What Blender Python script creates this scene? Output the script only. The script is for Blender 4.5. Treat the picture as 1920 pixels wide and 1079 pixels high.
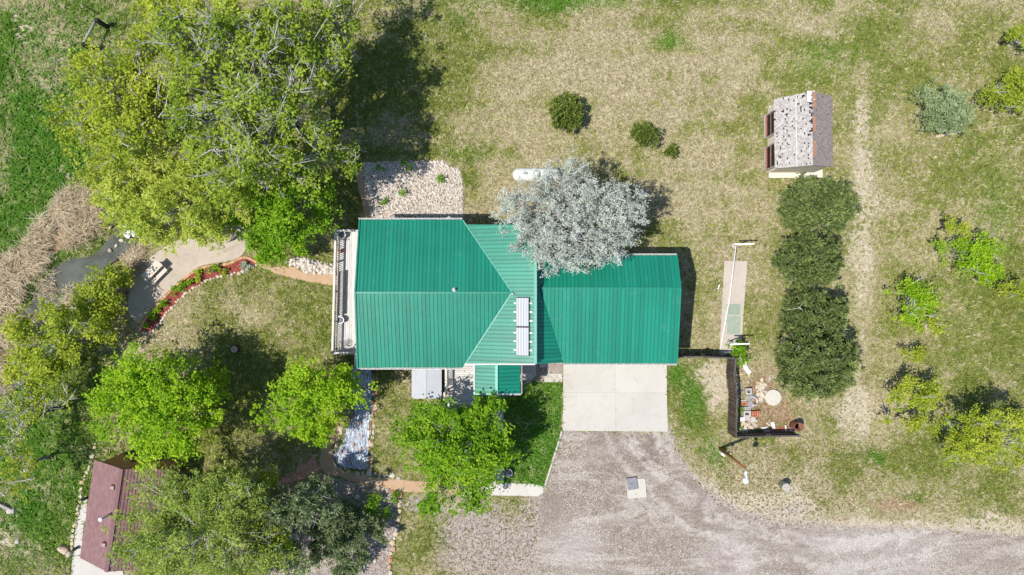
import bpy, bmesh, math, random
import numpy as np
from mathutils import Vector, Matrix
from mathutils.geometry import tessellate_polygon

# ------------------------------------------------------------------ map units
S = 27.0      # plan pixels per metre on the ground
H = 47.0      # height of the drone
def W(px, py, z=0.0):
    f = (1.0 - z / H) / S
    return Vector(((px - 960.0) * f, (540.0 - py) * f, z))
def WP(px, py, pl):
    """point on the roof plane z = a + b x + c y"""
    a, b, c = pl
    s = b * (px - 960.0) / S + c * (540.0 - py) / S
    return W(px, py, (a + s) / (1.0 + s / H))

scene = bpy.context.scene
col = scene.collection
for o in list(bpy.data.objects):
    bpy.data.objects.remove(o)

# ------------------------------------------------------------------ camera
cam = bpy.data.cameras.new('camera')
cam.sensor_width = 36.0
cam.lens = 36.0 * H / (1920.0 / S)
cam.clip_end = 3000.0
camo = bpy.data.objects.new('camera', cam)
camo.location = (0, 0, H)
col.objects.link(camo)
scene.camera = camo

# ------------------------------------------------------------------ light
SUN_EL, SH_AZ = 63.0, 21.0            # elevation; heading of the shadows, from +x towards +y
w = bpy.data.worlds.new('World'); scene.world = w; w.use_nodes = True
nt = w.node_tree; nt.nodes.clear()
sky = nt.nodes.new('ShaderNodeTexSky'); sky.sky_type = 'NISHITA'; sky.sun_disc = False
sky.sun_elevation = math.radians(SUN_EL)
sd = Vector((-math.cos(math.radians(SH_AZ)), -math.sin(math.radians(SH_AZ)), 0))   # towards the sun
sky.sun_rotation = math.atan2(sd.x, sd.y)
sky.air_density = 1.0; sky.dust_density = 1.0; sky.altitude = 1500
bg = nt.nodes.new('ShaderNodeBackground'); bg.inputs['Strength'].default_value = 0.14
out = nt.nodes.new('ShaderNodeOutputWorld')
nt.links.new(sky.outputs[0], bg.inputs[0]); nt.links.new(bg.outputs[0], out.inputs[0])
sun = bpy.data.lights.new('sun', 'SUN'); sun.energy = 4.6; sun.angle = math.radians(0.53); sun.color = (1.0, 0.955, 0.89)
suno = bpy.data.objects.new('sun', sun); col.objects.link(suno)
dirv = Vector((-sd.x * math.cos(math.radians(SUN_EL)), -sd.y * math.cos(math.radians(SUN_EL)), -math.sin(math.radians(SUN_EL))))
suno.rotation_euler = dirv.to_track_quat('-Z', 'Y').to_euler()
suno.location = (-30, -10, 60)
scene.view_settings.view_transform = 'Standard'
scene.view_settings.look = 'None'
scene.view_settings.exposure = 0.30
scene.view_settings.gamma = 1.0
scene.render.engine = 'CYCLES'
scene.cycles.max_bounces = 6
scene.cycles.transparent_max_bounces = 4

# ------------------------------------------------------------------ node helpers
class NT:
    def __init__(s, name):
        s.m = bpy.data.materials.new(name); s.m.use_nodes = True
        s.t = s.m.node_tree; s.t.nodes.clear()
        s.out = s.t.nodes.new('ShaderNodeOutputMaterial')
    def set(s, sock, v):
        if isinstance(v, bpy.types.NodeSocket): s.t.links.new(v, sock)
        elif v is not None:
            if isinstance(v, (tuple, list)) and len(v) == 3 and sock.type == 'RGBA': v = (*v, 1)
            sock.default_value = v
    def pos(s):
        return s.t.nodes.new('ShaderNodeNewGeometry').outputs['Position']
    def attr(s, n):
        a = s.t.nodes.new('ShaderNodeAttribute'); a.attribute_name = n; return a
    def rnd(s):
        return s.t.nodes.new('ShaderNodeObjectInfo').outputs['Random']
    def noise(s, scale, detail=4, rough=.6, vec=None, dist=0):
        n = s.t.nodes.new('ShaderNodeTexNoise')
        s.set(n.inputs['Vector'], vec if vec is not None else s.pos())
        n.inputs['Scale'].default_value = scale; n.inputs['Detail'].default_value = detail
        n.inputs['Roughness'].default_value = rough; n.inputs['Distortion'].default_value = dist
        return n.outputs['Fac']
    def vor(s, scale, feature='F1', vec=None, out='Distance'):
        n = s.t.nodes.new('ShaderNodeTexVoronoi'); n.feature = feature
        s.set(n.inputs['Vector'], vec if vec is not None else s.pos()); n.inputs['Scale'].default_value = scale
        return n.outputs[out]
    def math(s, op, a, b=None, c=None):
        n = s.t.nodes.new('ShaderNodeMath'); n.operation = op
        s.set(n.inputs[0], a)
        if b is not None: s.set(n.inputs[1], b)
        if c is not None: s.set(n.inputs[2], c)
        return n.outputs[0]
    def mul(s, a, b): return s.math('MULTIPLY', a, b)
    def add(s, a, b): return s.math('ADD', a, b)
    def ss(s, v, lo, hi, a=0., b=1.):
        n = s.t.nodes.new('ShaderNodeMapRange'); n.interpolation_type = 'SMOOTHSTEP'
        s.set(n.inputs['Value'], v); s.set(n.inputs['From Min'], lo); s.set(n.inputs['From Max'], hi)
        s.set(n.inputs['To Min'], a); s.set(n.inputs['To Max'], b)
        return n.outputs[0]
    def mix(s, f, a, b, mode='MIX'):
        n = s.t.nodes.new('ShaderNodeMix'); n.data_type = 'RGBA'; n.blend_type = mode
        s.set(n.inputs[0], f); s.set(n.inputs[6], a); s.set(n.inputs[7], b)
        return n.outputs[2]
    def ramp(s, f, stops):
        n = s.t.nodes.new('ShaderNodeValToRGB'); cr = n.color_ramp
        while len(cr.elements) < len(stops): cr.elements.new(.5)
        for e, (p, c) in zip(cr.elements, stops): e.position = p; e.color = (*c, 1)
        s.set(n.inputs[0], f); return n.outputs[0]
    def sep(s, c):
        n = s.t.nodes.new('ShaderNodeSeparateColor'); s.set(n.inputs[0], c); return n.outputs
    def scalev(s, v, x, y, z, rot=0):
        n = s.t.nodes.new('ShaderNodeMapping'); s.set(n.inputs['Vector'], v)
        n.inputs['Scale'].default_value = (x, y, z); n.inputs['Rotation'].default_value = (0, 0, rot)
        return n.outputs[0]
    def bump(s, h, dist=.02, strength=1.):
        n = s.t.nodes.new('ShaderNodeBump'); s.set(n.inputs['Height'], h)
        n.inputs['Distance'].default_value = dist; n.inputs['Strength'].default_value = strength
        return n.outputs[0]
    def bsdf(s, color, rough=.85, spec=.25, metal=0., normal=None, trans=0., tcol=None):
        p = s.t.nodes.new('ShaderNodeBsdfPrincipled')
        s.set(p.inputs['Base Color'], color); s.set(p.inputs['Roughness'], rough)
        p.inputs['Specular IOR Level'].default_value = spec; p.inputs['Metallic'].default_value = metal
        if normal is not None: s.set(p.inputs['Normal'], normal)
        sh = p.outputs[0]
        if trans > 0:
            t = s.t.nodes.new('ShaderNodeBsdfTranslucent'); s.set(t.inputs[0], tcol if tcol is not None else color)
            m = s.t.nodes.new('ShaderNodeMixShader'); m.inputs[0].default_value = trans
            s.t.links.new(sh, m.inputs[1]); s.t.links.new(t.outputs[0], m.inputs[2]); sh = m.outputs[0]
        s.t.links.new(sh, s.out.inputs[0]); return s.m

def plain(name, c1, c2, scale=3., rough=.8, spec=.25, bump=.004, metal=0., fine=25., rnd=.15):
    n = NT(name)
    a = n.noise(scale, 5, .65); b = n.noise(fine, 3, .6)
    f = n.ss(n.add(n.mul(a, .65), n.mul(b, .35)), .35, .65)
    c = n.mix(f, c1, c2)
    if rnd:
        r = n.add(n.mul(n.rnd(), 2 * rnd), 1 - rnd)
        c = n.mix(1.0, c, comb(n, r), 'MULTIPLY')
    return n.bsdf(c, rough, spec, metal, n.bump(b, bump))
def comb(n, v):
    k = n.t.nodes.new('ShaderNodeCombineColor')
    for i in range(3): n.set(k.inputs[i], v)
    return k.outputs[0]

# ------------------------------------------------------------------ materials
M = {}
# -- ground
GREENS = dict(straw=(.55, .475, .30), straw2=(.20, .165, .085), olive=(.27, .28, .065), olive2=(.072, .09, .017), lush=(.15, .26, .035), lush2=(.05, .12, .015))
def ground_mat():
    n = NT('ground_grass')
    A = n.sep(n.attr('mA').outputs['Color']); B = n.sep(n.attr('mB').outputs['Color'])
    p = n.pos()
    n1 = n.noise(.4, 6, .6, p); n2 = n.noise(1.3, 6, .72, p, .8); n3 = n.noise(3.6, 4, .75, p, .8); n4 = n.noise(8.5, 4, .8, p, .6)
    g = n.add(A[0], n.add(n.mul(n.add(n1, -.5), 1.0), n.add(n.mul(n.add(n2, -.5), 2.6), n.mul(n.add(n3, -.5), 2.6))))
    gf = n.ss(g, .20, .80)
    tone = n.ss(n.add(n.mul(n3, .45), n.mul(n4, .55)),   .41, .60)
    straw = n.mix(tone, GREENS['straw2'], GREENS['straw'])
    ol = n.mix(tone, GREENS['olive2'], GREENS['olive']); lu = n.mix(tone, GREENS['lush2'], GREENS['lush'])
    gr = n.mix(n.ss(n.add(A[1], n.mul(n.add(n2, -.5), .6)), .2, .8), ol, lu)
    c = n.mix(gf, straw, gr)
    pal = n.mix(tone, (.36, .305, .21), (.58, .51, .38))
    fk = n.noise(5.5, 4, .8, n.scalev(p, 1.3, .8, 1, .7), 1.5)
    c = n.mix(n.mul(n.ss(fk, .57, .66), .6), c, (.62, .55, .39))
    c = n.mix(n.mul(n.ss(n.noise(4.8, 4, .8, p, 1.), .55, .64), .6), c, (.09, .095, .022))
    c = n.mix(n.ss(n.add(A[2], n.add(n.mul(n.add(n2, -.5), .8), n.mul(n.add(n3, -.5), .8))), .25, .75), c, pal)
    grv = n.mix(n.ss(n.add(n.mul(n3, .5), n.mul(n4, .5)), .4, .6), (.21, .17, .14), (.47, .405, .355))
    c = n.mix(n.ss(n.add(B[0], n.add(n.mul(n.add(n2, -.5), .7), n.mul(n.add(n3, -.5), .7))), .3, .7), c, grv)
    drt_shade = n.mix(tone, (.19, .12, .07), (.44, .31, .20))
    c = n.mix(n.ss(n.add(B[1], n.add(n.mul(n.add(n2, -.5), .8), n.mul(n.add(n3, -.5), .5))), .25, .75), c, drt_shade)
    v = n.noise(6.0, 2, .5, p, .1)
    spk = n.mul(n.ss(v, .56, .595), n.ss(B[2], .15, .6))
    c = n.mix(n.mul(spk, .8), c, (.10, .068, .028))
    hgt = n.add(n.mul(n3, .6), n.mul(n4, .4))
    return n.bsdf(c, .95, .1, 0, n.bump(hgt, .14, 1.))
M['ground'] = ground_mat()
def grass_mat():
    n = NT('grass_blades')
    a = n.sep(n.attr('tint').outputs['Color'])
    c = n.mix(a[1], n.ramp(a[0], [(0, (.30, .245, .13)), (.35, (.68, .60, .40)), (.55, (.32, .315, .095)), (1, (.17, .21, .035))]),
              n.ramp(a[0], [(0, (.46, .42, .22)), (.3, (.46, .46, .24)), (.5, (.20, .34, .05)), (1, (.10, .25, .022))]))
    return n.bsdf(c, .8, .2, trans=.3)
M['grass'] = grass_mat()
def gravel_mat():
    n = NT('gravel')
    p = n.pos()
    big = n.noise(.28, 6, .62, p, .8); mid = n.noise(1.6, 6, .75, n.scalev(p, 1, 1.25, 1, .5), .8); fine = n.noise(13, 3, .75, p); pe = n.vor(22, 'F1', p, 'Color')
    pv = n.sep(pe)[0]
    f = n.add(n.mul(mid, .34), n.add(n.mul(fine, .5), n.mul(pv, .30)))
    c = n.ramp(f, [(.36, (.08, .063, .047)), (.50, (.215, .178, .140)), (.62, (.34, .292, .240)), (.80, (.62, .56, .48))])
    c = n.mix(n.mul(n.ss(big, .42, .66), .6), c, n.mix(fine, (.11, .085, .07), (.33, .265, .225)))
    tr = n.noise(.3, 6, .72, n.scalev(p, .5, 1.8, 1, -.35), 1.2)
    c = n.mix(n.mul(n.ss(tr, .48, .58), .55), c, n.mix(n.mul(n.add(pv, fine), .5), (.24, .205, .17), (.66, .61, .54)))
    c = n.mix(n.mul(n.ss(n.noise(.6, 6, .75, n.scalev(p, .45, 1.6, 1, -.5), 1.), .56, .66), .5), c, n.mix(fine, (.13, .105, .09), (.32, .26, .23)))
    def spot(px, py, rad):
        d = n.t.nodes.new('ShaderNodeVectorMath'); d.operation = 'DISTANCE'; n.set(d.inputs[0], p); d.inputs[1].default_value = W(px, py)[:]
        return n.ss(n.add(d.outputs['Value'], n.mul(n.add(mid, -.5), 6.)), rad, rad * .15)
    for (px, py, rad, k, cc) in ((1130, 850, 2.6, .45, (.19, .15, .13)), (1215, 845, 1.6, .6, (.14, .11, .095)), (1300, 960, 3.5, .3, (.20, .16, .14)), (1080, 1020, 2.6, .3, (.50, .45, .44)), (1370, 1050, 3.0, .3, (.52, .48, .47)), (1700, 1035, 5., .22, (.50, .46, .45)), (1500, 1030, 3., .3, (.22, .18, .16)), (1840, 1050, 2.5, .4, (.25, .2, .18)), (1350, 1065, 1.2, .6, (.2, .15, .13)), (1590, 1010, 4, .2, (.5, .47, .46)), (1200, 1000, 2., .3, (.2, .16, .14))):
        c = n.mix(n.mul(spot(px, py, rad), k), c, n.mix(pv, cc, tuple(min(1, q * 1.35) for q in cc)))
    for rad in (17.9, 16.2):
        d = n.t.nodes.new('ShaderNodeVectorMath'); d.operation = 'DISTANCE'; n.set(d.inputs[0], p); d.inputs[1].default_value = W(1560, 560)[:]
        e = n.math('ABSOLUTE', n.add(n.add(d.outputs['Value'], n.mul(n.add(big, -.5), 3.)), -rad))
        c = n.mix(n.mul(n.mul(n.ss(e, .42, .1), n.ss(mid, .35, .6)), .38), c, n.mix(fine, (.13, .10, .083), (.30, .24, .20)))
        e2 = n.math('ABSOLUTE', n.add(e, -.62)); c = n.mix(n.mul(n.mul(n.ss(e2, .35, .05), n.ss(mid, .35, .6)), .5), c, n.mix(fine, (.35, .30, .27), (.72, .66, .61)))
    dk = n.noise(1.15, 3, .7, p, .5)
    c = n.mix(n.mul(n.ss(dk, .64, .74), .6), c, (.15, .115, .10))
    return n.bsdf(c, .95, .12, 0, n.bump(n.add(n.mul(fine, .5), n.mul(pv, .5)), .04, .8))
M['gravel'] = gravel_mat()
def concrete(name, c1, c2, stain):
    n = NT(name); p = n.pos()
    a = n.noise(.5, 6, .65, p, .5); b = n.noise(4, 6, .7, p); f = n.noise(40, 3, .6, p)
    c = n.mix(n.ss(n.add(n.mul(a, .6), n.mul(b, .4)), .35, .65), c1, c2)
    c = n.mix(n.mul(n.ss(n.noise(.9, 6, .75, p, 1.), .5, .7), .6), c, stain)
    c = n.mix(n.mul(f, .12), c, (.2, .17, .14))
    c = n.mix(1., c, comb(n, n.add(n.mul(n.rnd(), .12), .94)), 'MULTIPLY')
    return n.bsdf(c, .85, .25, 0, n.bump(f, .003))
M['concrete'] = concrete('concrete', (.48, .45, .40), (.525, .495, .445), (.41, .37, .32))
M['patio'] = concrete('patio_concrete', (.40, .335, .265), (.47, .40, .325), (.30, .24, .19))
M['strip'] = concrete('pale_strip_concrete', (.46, .40, .335), (.53, .47, .40), (.36, .31, .25))
M['pathtan'] = concrete('crushed_stone_path', (.43, .28, .165), (.52, .36, .225), (.33, .22, .14))
M['mulch'] = plain('red_mulch', (.16, .035, .028), (.36, .10, .075), 6, .95, .1, .03, fine=30)
M['redearth'] = plain('red_earth', (.36, .16, .10), (.58, .35, .25), 4, .95, .1, .03, fine=22)
M['brick'] = plain('brick_edging', (.42, .22, .12), (.55, .33, .20), 5, .9, .2, .005, rnd=.25)
def stone_mat(name, cols):
    n = NT(name)
    t = n.attr('tint').outputs['Fac']
    r = n.math('FRACT', n.add(n.rnd(), t))
    k = len(cols)
    c = n.ramp(r, [((i + .5) / k, cc) for i, cc in enumerate(cols)])
    b = n.noise(9, 5, .7)
    c = n.mix(n.mul(n.ss(b, .4, .7), .35), c, (.18, .14, .11))
    return n.bsdf(c, .9, .2, 0, n.bump(b, .03, .7))
M['wstone'] = stone_mat('pale_stone', [(.42, .36, .29), (.60, .53, .45), (.52, .40, .28), (.64, .58, .50), (.50, .45, .40)])
M['rstone'] = stone_mat('red_sandstone', [(.36, .16, .09), (.50, .28, .16), (.52, .40, .30), (.42, .22, .13), (.58, .45, .34)])
M['ystone'] = stone_mat('buff_stone', [(.56, .48, .33), (.62, .56, .44), (.52, .40, .22), (.60, .54, .46)])
M['pebble'] = stone_mat('rock_bed_stones', [(.62, .56, .48), (.52, .42, .33), (.70, .66, .59), (.46, .40, .33), (.58, .51, .43), (.68, .62, .54)])
M['pebbled'] = stone_mat('pink_gravel_stones', [(.42, .33, .29), (.32, .25, .22), (.54, .47, .43), (.38, .28, .24), (.60, .54, .51)])
# -- buildings
def roof_mat(name, c, dark):
    n = NT(name)
    a = n.noise(.35, 4, .6); b = n.noise(7, 3, .6)
    cc = n.mix(n.mul(n.ss(a, .4, .65), .6), c, dark)
    cc = n.mix(n.mul(n.ss(n.noise(1.3, 5, .75), .56, .76), .12), cc, (.30, .42, .36))
    cc = n.mix(1., cc, comb(n, n.add(n.mul(n.rnd(), .22), .89)), 'MULTIPLY')
    return n.bsdf(cc, n.ss(b, .3, .7, .34, .41), .5, 0, n.bump(n.noise(.9, 2, .5), .03, .25))
M['roof'] = roof_mat('green_metal_roof', (.008, .205, .132), (.007, .17, .108))
M['roofdark'] = plain('roof_seam', (.005, .085, .055), (.007, .10, .065), 3, .7)
M['trim'] = plain('pale_trim', (.44, .45, .42), (.52, .52, .49), 3, .5, .4, .001)
M['flash'] = plain('mint_flashing', (.16, .42, .32), (.2, .46, .36), 3, .4, .5, .001)
M['siding'] = plain('tan_siding', (.42, .36, .28), (.46, .40, .31), 2, .8)
M['siding2'] = plain('brown_siding', (.30, .16, .07), (.38, .21, .10), 2, .8)
M['glass'] = plain('window_glass', (.02, .03, .035), (.03, .04, .045), 1, .08, .6, .0)
M['door'] = plain('garage_door_paint', (.60, .58, .53), (.64, .62, .57), 2, .6)
M['panel'] = None
def collector():
    n = NT('solar_collector_glazing')
    p = n.pos()
    wv = n.t.nodes.new('ShaderNodeTexWave'); n.set(wv.inputs['Vector'], p); wv.inputs['Scale'].default_value = 1.7; wv.bands_direction = 'X'; wv.inputs['Distortion'].default_value = .3
    c = n.mix(n.ss(wv.outputs['Fac'], .2, .9), (.34, .355, .38), (.44, .455, .48))
    c = n.mix(n.mul(n.noise(2, 5, .7), .4), c, (.28, .285, .30))
    return n.bsdf(c, .5, .5)
M['panel'] = collector()
M['frame'] = plain('dark_frame', (.03, .03, .035), (.05, .05, .055), 3, .5, .4)
def wood(name, c1, c2, ang, rnd=.2, sc=2.):
    n = NT(name)
    p = n.pos(); v = n.scalev(p, 14 if ang == 0 else .8, .8 if ang == 0 else 14, 4)
    a = n.noise(sc, 5, .7, v); b = n.noise(.9, 5, .7)
    c = n.mix(n.ss(a, .35, .68), c1, c2)
    c = n.mix(n.mul(n.ss(b, .5, .75), .4), c, c1)
    c = n.mix(1., c, comb(n, n.add(n.mul(n.rnd(), 2 * rnd), 1 - rnd)), 'MULTIPLY')
    return n.bsdf(c, .85, .2, 0, n.bump(a, .006))
M['deckNS'] = wood('weathered_deck_wood', (.46, .44, .41), (.70, .68, .65), 0, .12)
M['deckEW'] = wood('weathered_deck_wood_across', (.46, .44, .41), (.70, .68, .65), 1, .12)
M['rail'] = wood('pale_rail_wood', (.54, .50, .46), (.66, .63, .59), 0, .06)
M['fence'] = wood('dark_brown_fence', (.055, .040, .033), (.15, .105, .085), 1, .35)
M['fencetop'] = plain('fence_rail_wood', (.05, .045, .042), (.11, .10, .095), 3)
M['greywood'] = wood('grey_weathered_wood', (.24, .225, .21), (.42, .40, .38), 1, .1)
M['darkwood'] = plain('charred_dark_post', (.012, .010, .010), (.03, .026, .024), 4)
M['redboard'] = wood('red_brown_boards', (.26, .10, .06), (.42, .19, .125), 0, .2)
M['white'] = plain('white_paint', (.76, .76, .73), (.82, .82, .80), 3, .45, .4, .001)
M['tank'] = plain('white_tank_paint', (.60, .59, .54), (.66, .65, .60), 1.5, .42, .45, .001, rnd=0)
M['cover'] = plain('grey_vinyl_cover', (.33, .35, .385), (.36, .38, .415), 1.5, .45, .4, .002, rnd=0)
M['galv'] = plain('galvanised_metal', (.5, .52, .55), (.62, .64, .67), 5, .4, .5, .001)
M['lamp'] = plain('lamp_dome', (.62, .68, .74), (.68, .74, .80), 5, .35, .5, .001)
M['rustwood'] = wood('red_brown_pole', (.16, .07, .025), (.34, .165, .06), 1, .05)
M['rust'] = plain('rusty_steel', (.13, .05, .035), (.28, .115, .085), 6, .75, .3, .004)
M['black'] = plain('black_rubber', (.008, .008, .008), (.02, .02, .02), 3, .7)
M['soil'] = plain('potting_soil', (.02, .015, .012), (.05, .035, .025), 9, .95)
M['terracotta'] = plain('terracotta', (.36, .14, .07), (.46, .2, .1), 5, .8)
M['block'] = plain('cinder_block', (.34, .33, .32), (.50, .48, .46), 8, .9, .2, .01)
M['wblock'] = plain('pale_block', (.52, .50, .47), (.62, .60, .57), 8, .9, .2, .006)
M['rblock'] = plain('red_clay_block', (.46, .15, .085), (.58, .23, .14), 8, .9, .2, .005)
M['lumber'] = wood('pale_lumber', (.50, .38, .24), (.64, .52, .37), 1, .15)
M['drum'] = plain('pale_green_plastic', (.42, .48, .42), (.48, .54, .47), 4, .5, .35)
M['lid'] = plain('grey_hatch', (.17, .17, .185), (.22, .22, .235), 4, .6, .3, .003)
M['pad'] = plain('white_concrete_pad', (.43, .40, .345), (.48, .45, .39), 4, .8)
M['shingle'] = None
def shingle_mat(name, stops, rough=.9, sc=1.2):
    n = NT(name)
    t = n.attr('tint').outputs['Fac']
    b = n.noise(sc, 5, .7); f = n.noise(30, 3, .7)
    c = n.ramp(n.math('FRACT', t), stops)
    c = n.mix(n.mul(n.ss(b, .42, .7), .3), c, stops[0][1])
    c = n.mix(n.mul(f, .2), c, stops[-1][1])
    return n.bsdf(c, rough, .15, 0, n.bump(f, .006))
M['maroon'] = shingle_mat('maroon_asphalt_shingles', [(0, (.185, .105, .103)), (.5, (.215, .122, .12)), (1, (.245, .145, .14))])
M['grey_shingle'] = shingle_mat('weathered_wood_shingles', [(0, (.27, .24, .22)), (.35, (.35, .32, .295)), (.7, (.42, .39, .365)), (1, (.49, .465, .44))])
M['rust_shingle'] = shingle_mat('brown_wood_shingles', [(0, (.19, .155, .14)), (.5, (.26, .215, .195)), (1, (.34, .29, .265))])
M['under'] = plain('dark_sheathing', (.018, .014, .012), (.035, .028, .024), 3, .9)
M['ridgeboard'] = plain('rusty_ridge', (.25, .11, .06), (.36, .2, .13), 5, .8)
M['plaster'] = plain('pale_plaster', (.56, .52, .44), (.66, .58, .42), 2.5, .9, .15, .006)
# -- water etc
def water():
    n = NT('pond_water'); p = n.pos()
    c = n.mix(n.ss(n.noise(.8, 4, .6, p), .35, .65), (.055, .06, .045), (.10, .105, .085))
    return n.bsdf(c, .12, .5, 0, n.bump(n.noise(3, 3, .6, p), .02, .35))
M['water'] = water()
def liner():
    n = NT('plastic_liner'); p = n.pos()
    v = n.scalev(p, 1, .22, 1, .06)
    wr = n.noise(9., 5, .72, v, 1.4); wr2 = n.noise(2.4, 4, .6, n.scalev(p, 1, .35, 1), .8)
    c = n.mix(n.ss(wr, .42, .62), (.13, .16, .21), (.58, .63, .70))  # pale streaks paint the sheen of the wrinkles into the colour
    c = n.mix(n.mul(n.ss(n.noise(1.2, 5, .7, p), .5, .7), .35), c, (.16, .18, .21))
    return n.bsdf(c, .30, .6, 0, n.bump(n.add(n.mul(wr, .6), n.mul(wr2, .6)), .10, 1.))
M['liner'] = liner()
M['foam'] = plain('white_water', (.70, .74, .78), (.86, .88, .90), 4, .4, .4, .02)
# -- plants
def leaf_mat(name, stops, trans=.42, rough=.6, spec=.18):
    n = NT(name)
    t = n.attr('tint').outputs['Fac']
    c = n.ramp(t, stops)
    tc = n.mix(.5, c, n.mix(1., c, (1.0, 1.0, .35), 'MULTIPLY'))
    return n.bsdf(c, rough, spec, trans=trans, tcol=tc)
L = {
 'yellow': leaf_mat('yellow_green_leaves', [(0, (.22, .30, .022)), (.5, (.38, .46, .035)), (1, (.56, .60, .08))]),
 'spring': leaf_mat('spring_green_leaves', [(0, (.15, .24, .020)), (.5, (.30, .41, .038)), (1, (.48, .56, .09))]),
 'bright': leaf_mat('bright_green_leaves', [(0, (.16, .32, .010)), (.5, (.31, .51, .016)), (1, (.48, .62, .04))]),
 'vivid': leaf_mat('vivid_green_leaves', [(0, (.085, .22, .008)), (.5, (.20, .385, .014)), (1, (.36, .53, .03))]),
 'olive': leaf_mat('olive_leaves', [(0, (.19, .26, .022)), (.5, (.36, .44, .034)), (1, (.52, .57, .08))]),
 'willow': leaf_mat('willow_leaves', [(0, (.20, .29, .05)), (.5, (.36, .46, .085)), (1, (.54, .61, .16))]),
 'pine': leaf_mat('pine_needles', [(0, (.08, .12, .034)), (.5, (.19, .25, .075)), (1, (.42, .49, .17))], .28),
 'lime': leaf_mat('willow_lime_leaves', [(0, (.30, .39, .05)), (.5, (.50, .58, .085)), (1, (.66, .70, .16))], .45),
 'greyg': leaf_mat('grey_green_leaves', [(0, (.15, .21, .09)), (.5, (.30, .38, .18)), (1, (.46, .53, .30))], .25),
 'juniper': leaf_mat('juniper_needles', [(0, (.10, .15, .06)), (.5, (.25, .32, .155)), (1, (.48, .54, .31))], .3),
 'bush': leaf_mat('shrub_leaves', [(0, (.08, .12, .02)), (.5, (.19, .25, .045)), (1, (.34, .40, .09))], .25),
 'silver': leaf_mat('silver_leaves', [(0, (.30, .34, .30)), (.5, (.54, .575, .53)), (1, (.76, .79, .73))], .3),
 'reed': leaf_mat('dead_reeds', [(0, (.30, .22, .14)), (.5, (.58, .48, .34)), (1, (.80, .71, .55))], .3, .8),
 'sage': leaf_mat('sage_leaves', [(0, (.2, .27, .18)), (.5, (.32, .39, .28)), (1, (.44, .5, .4))], .2),
}
M['bark'] = plain('grey_bark', (.16, .14, .12), (.34, .31, .28), 6, .95, .1, .02)
M['twig'] = plain('pale_twigs', (.38, .355, .33), (.62, .59, .56), 6, .9, .1, .004)
M['darkbark'] = plain('dark_bark', (.05, .038, .03), (.12, .095, .075), 6, .95, .1, .02)

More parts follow.
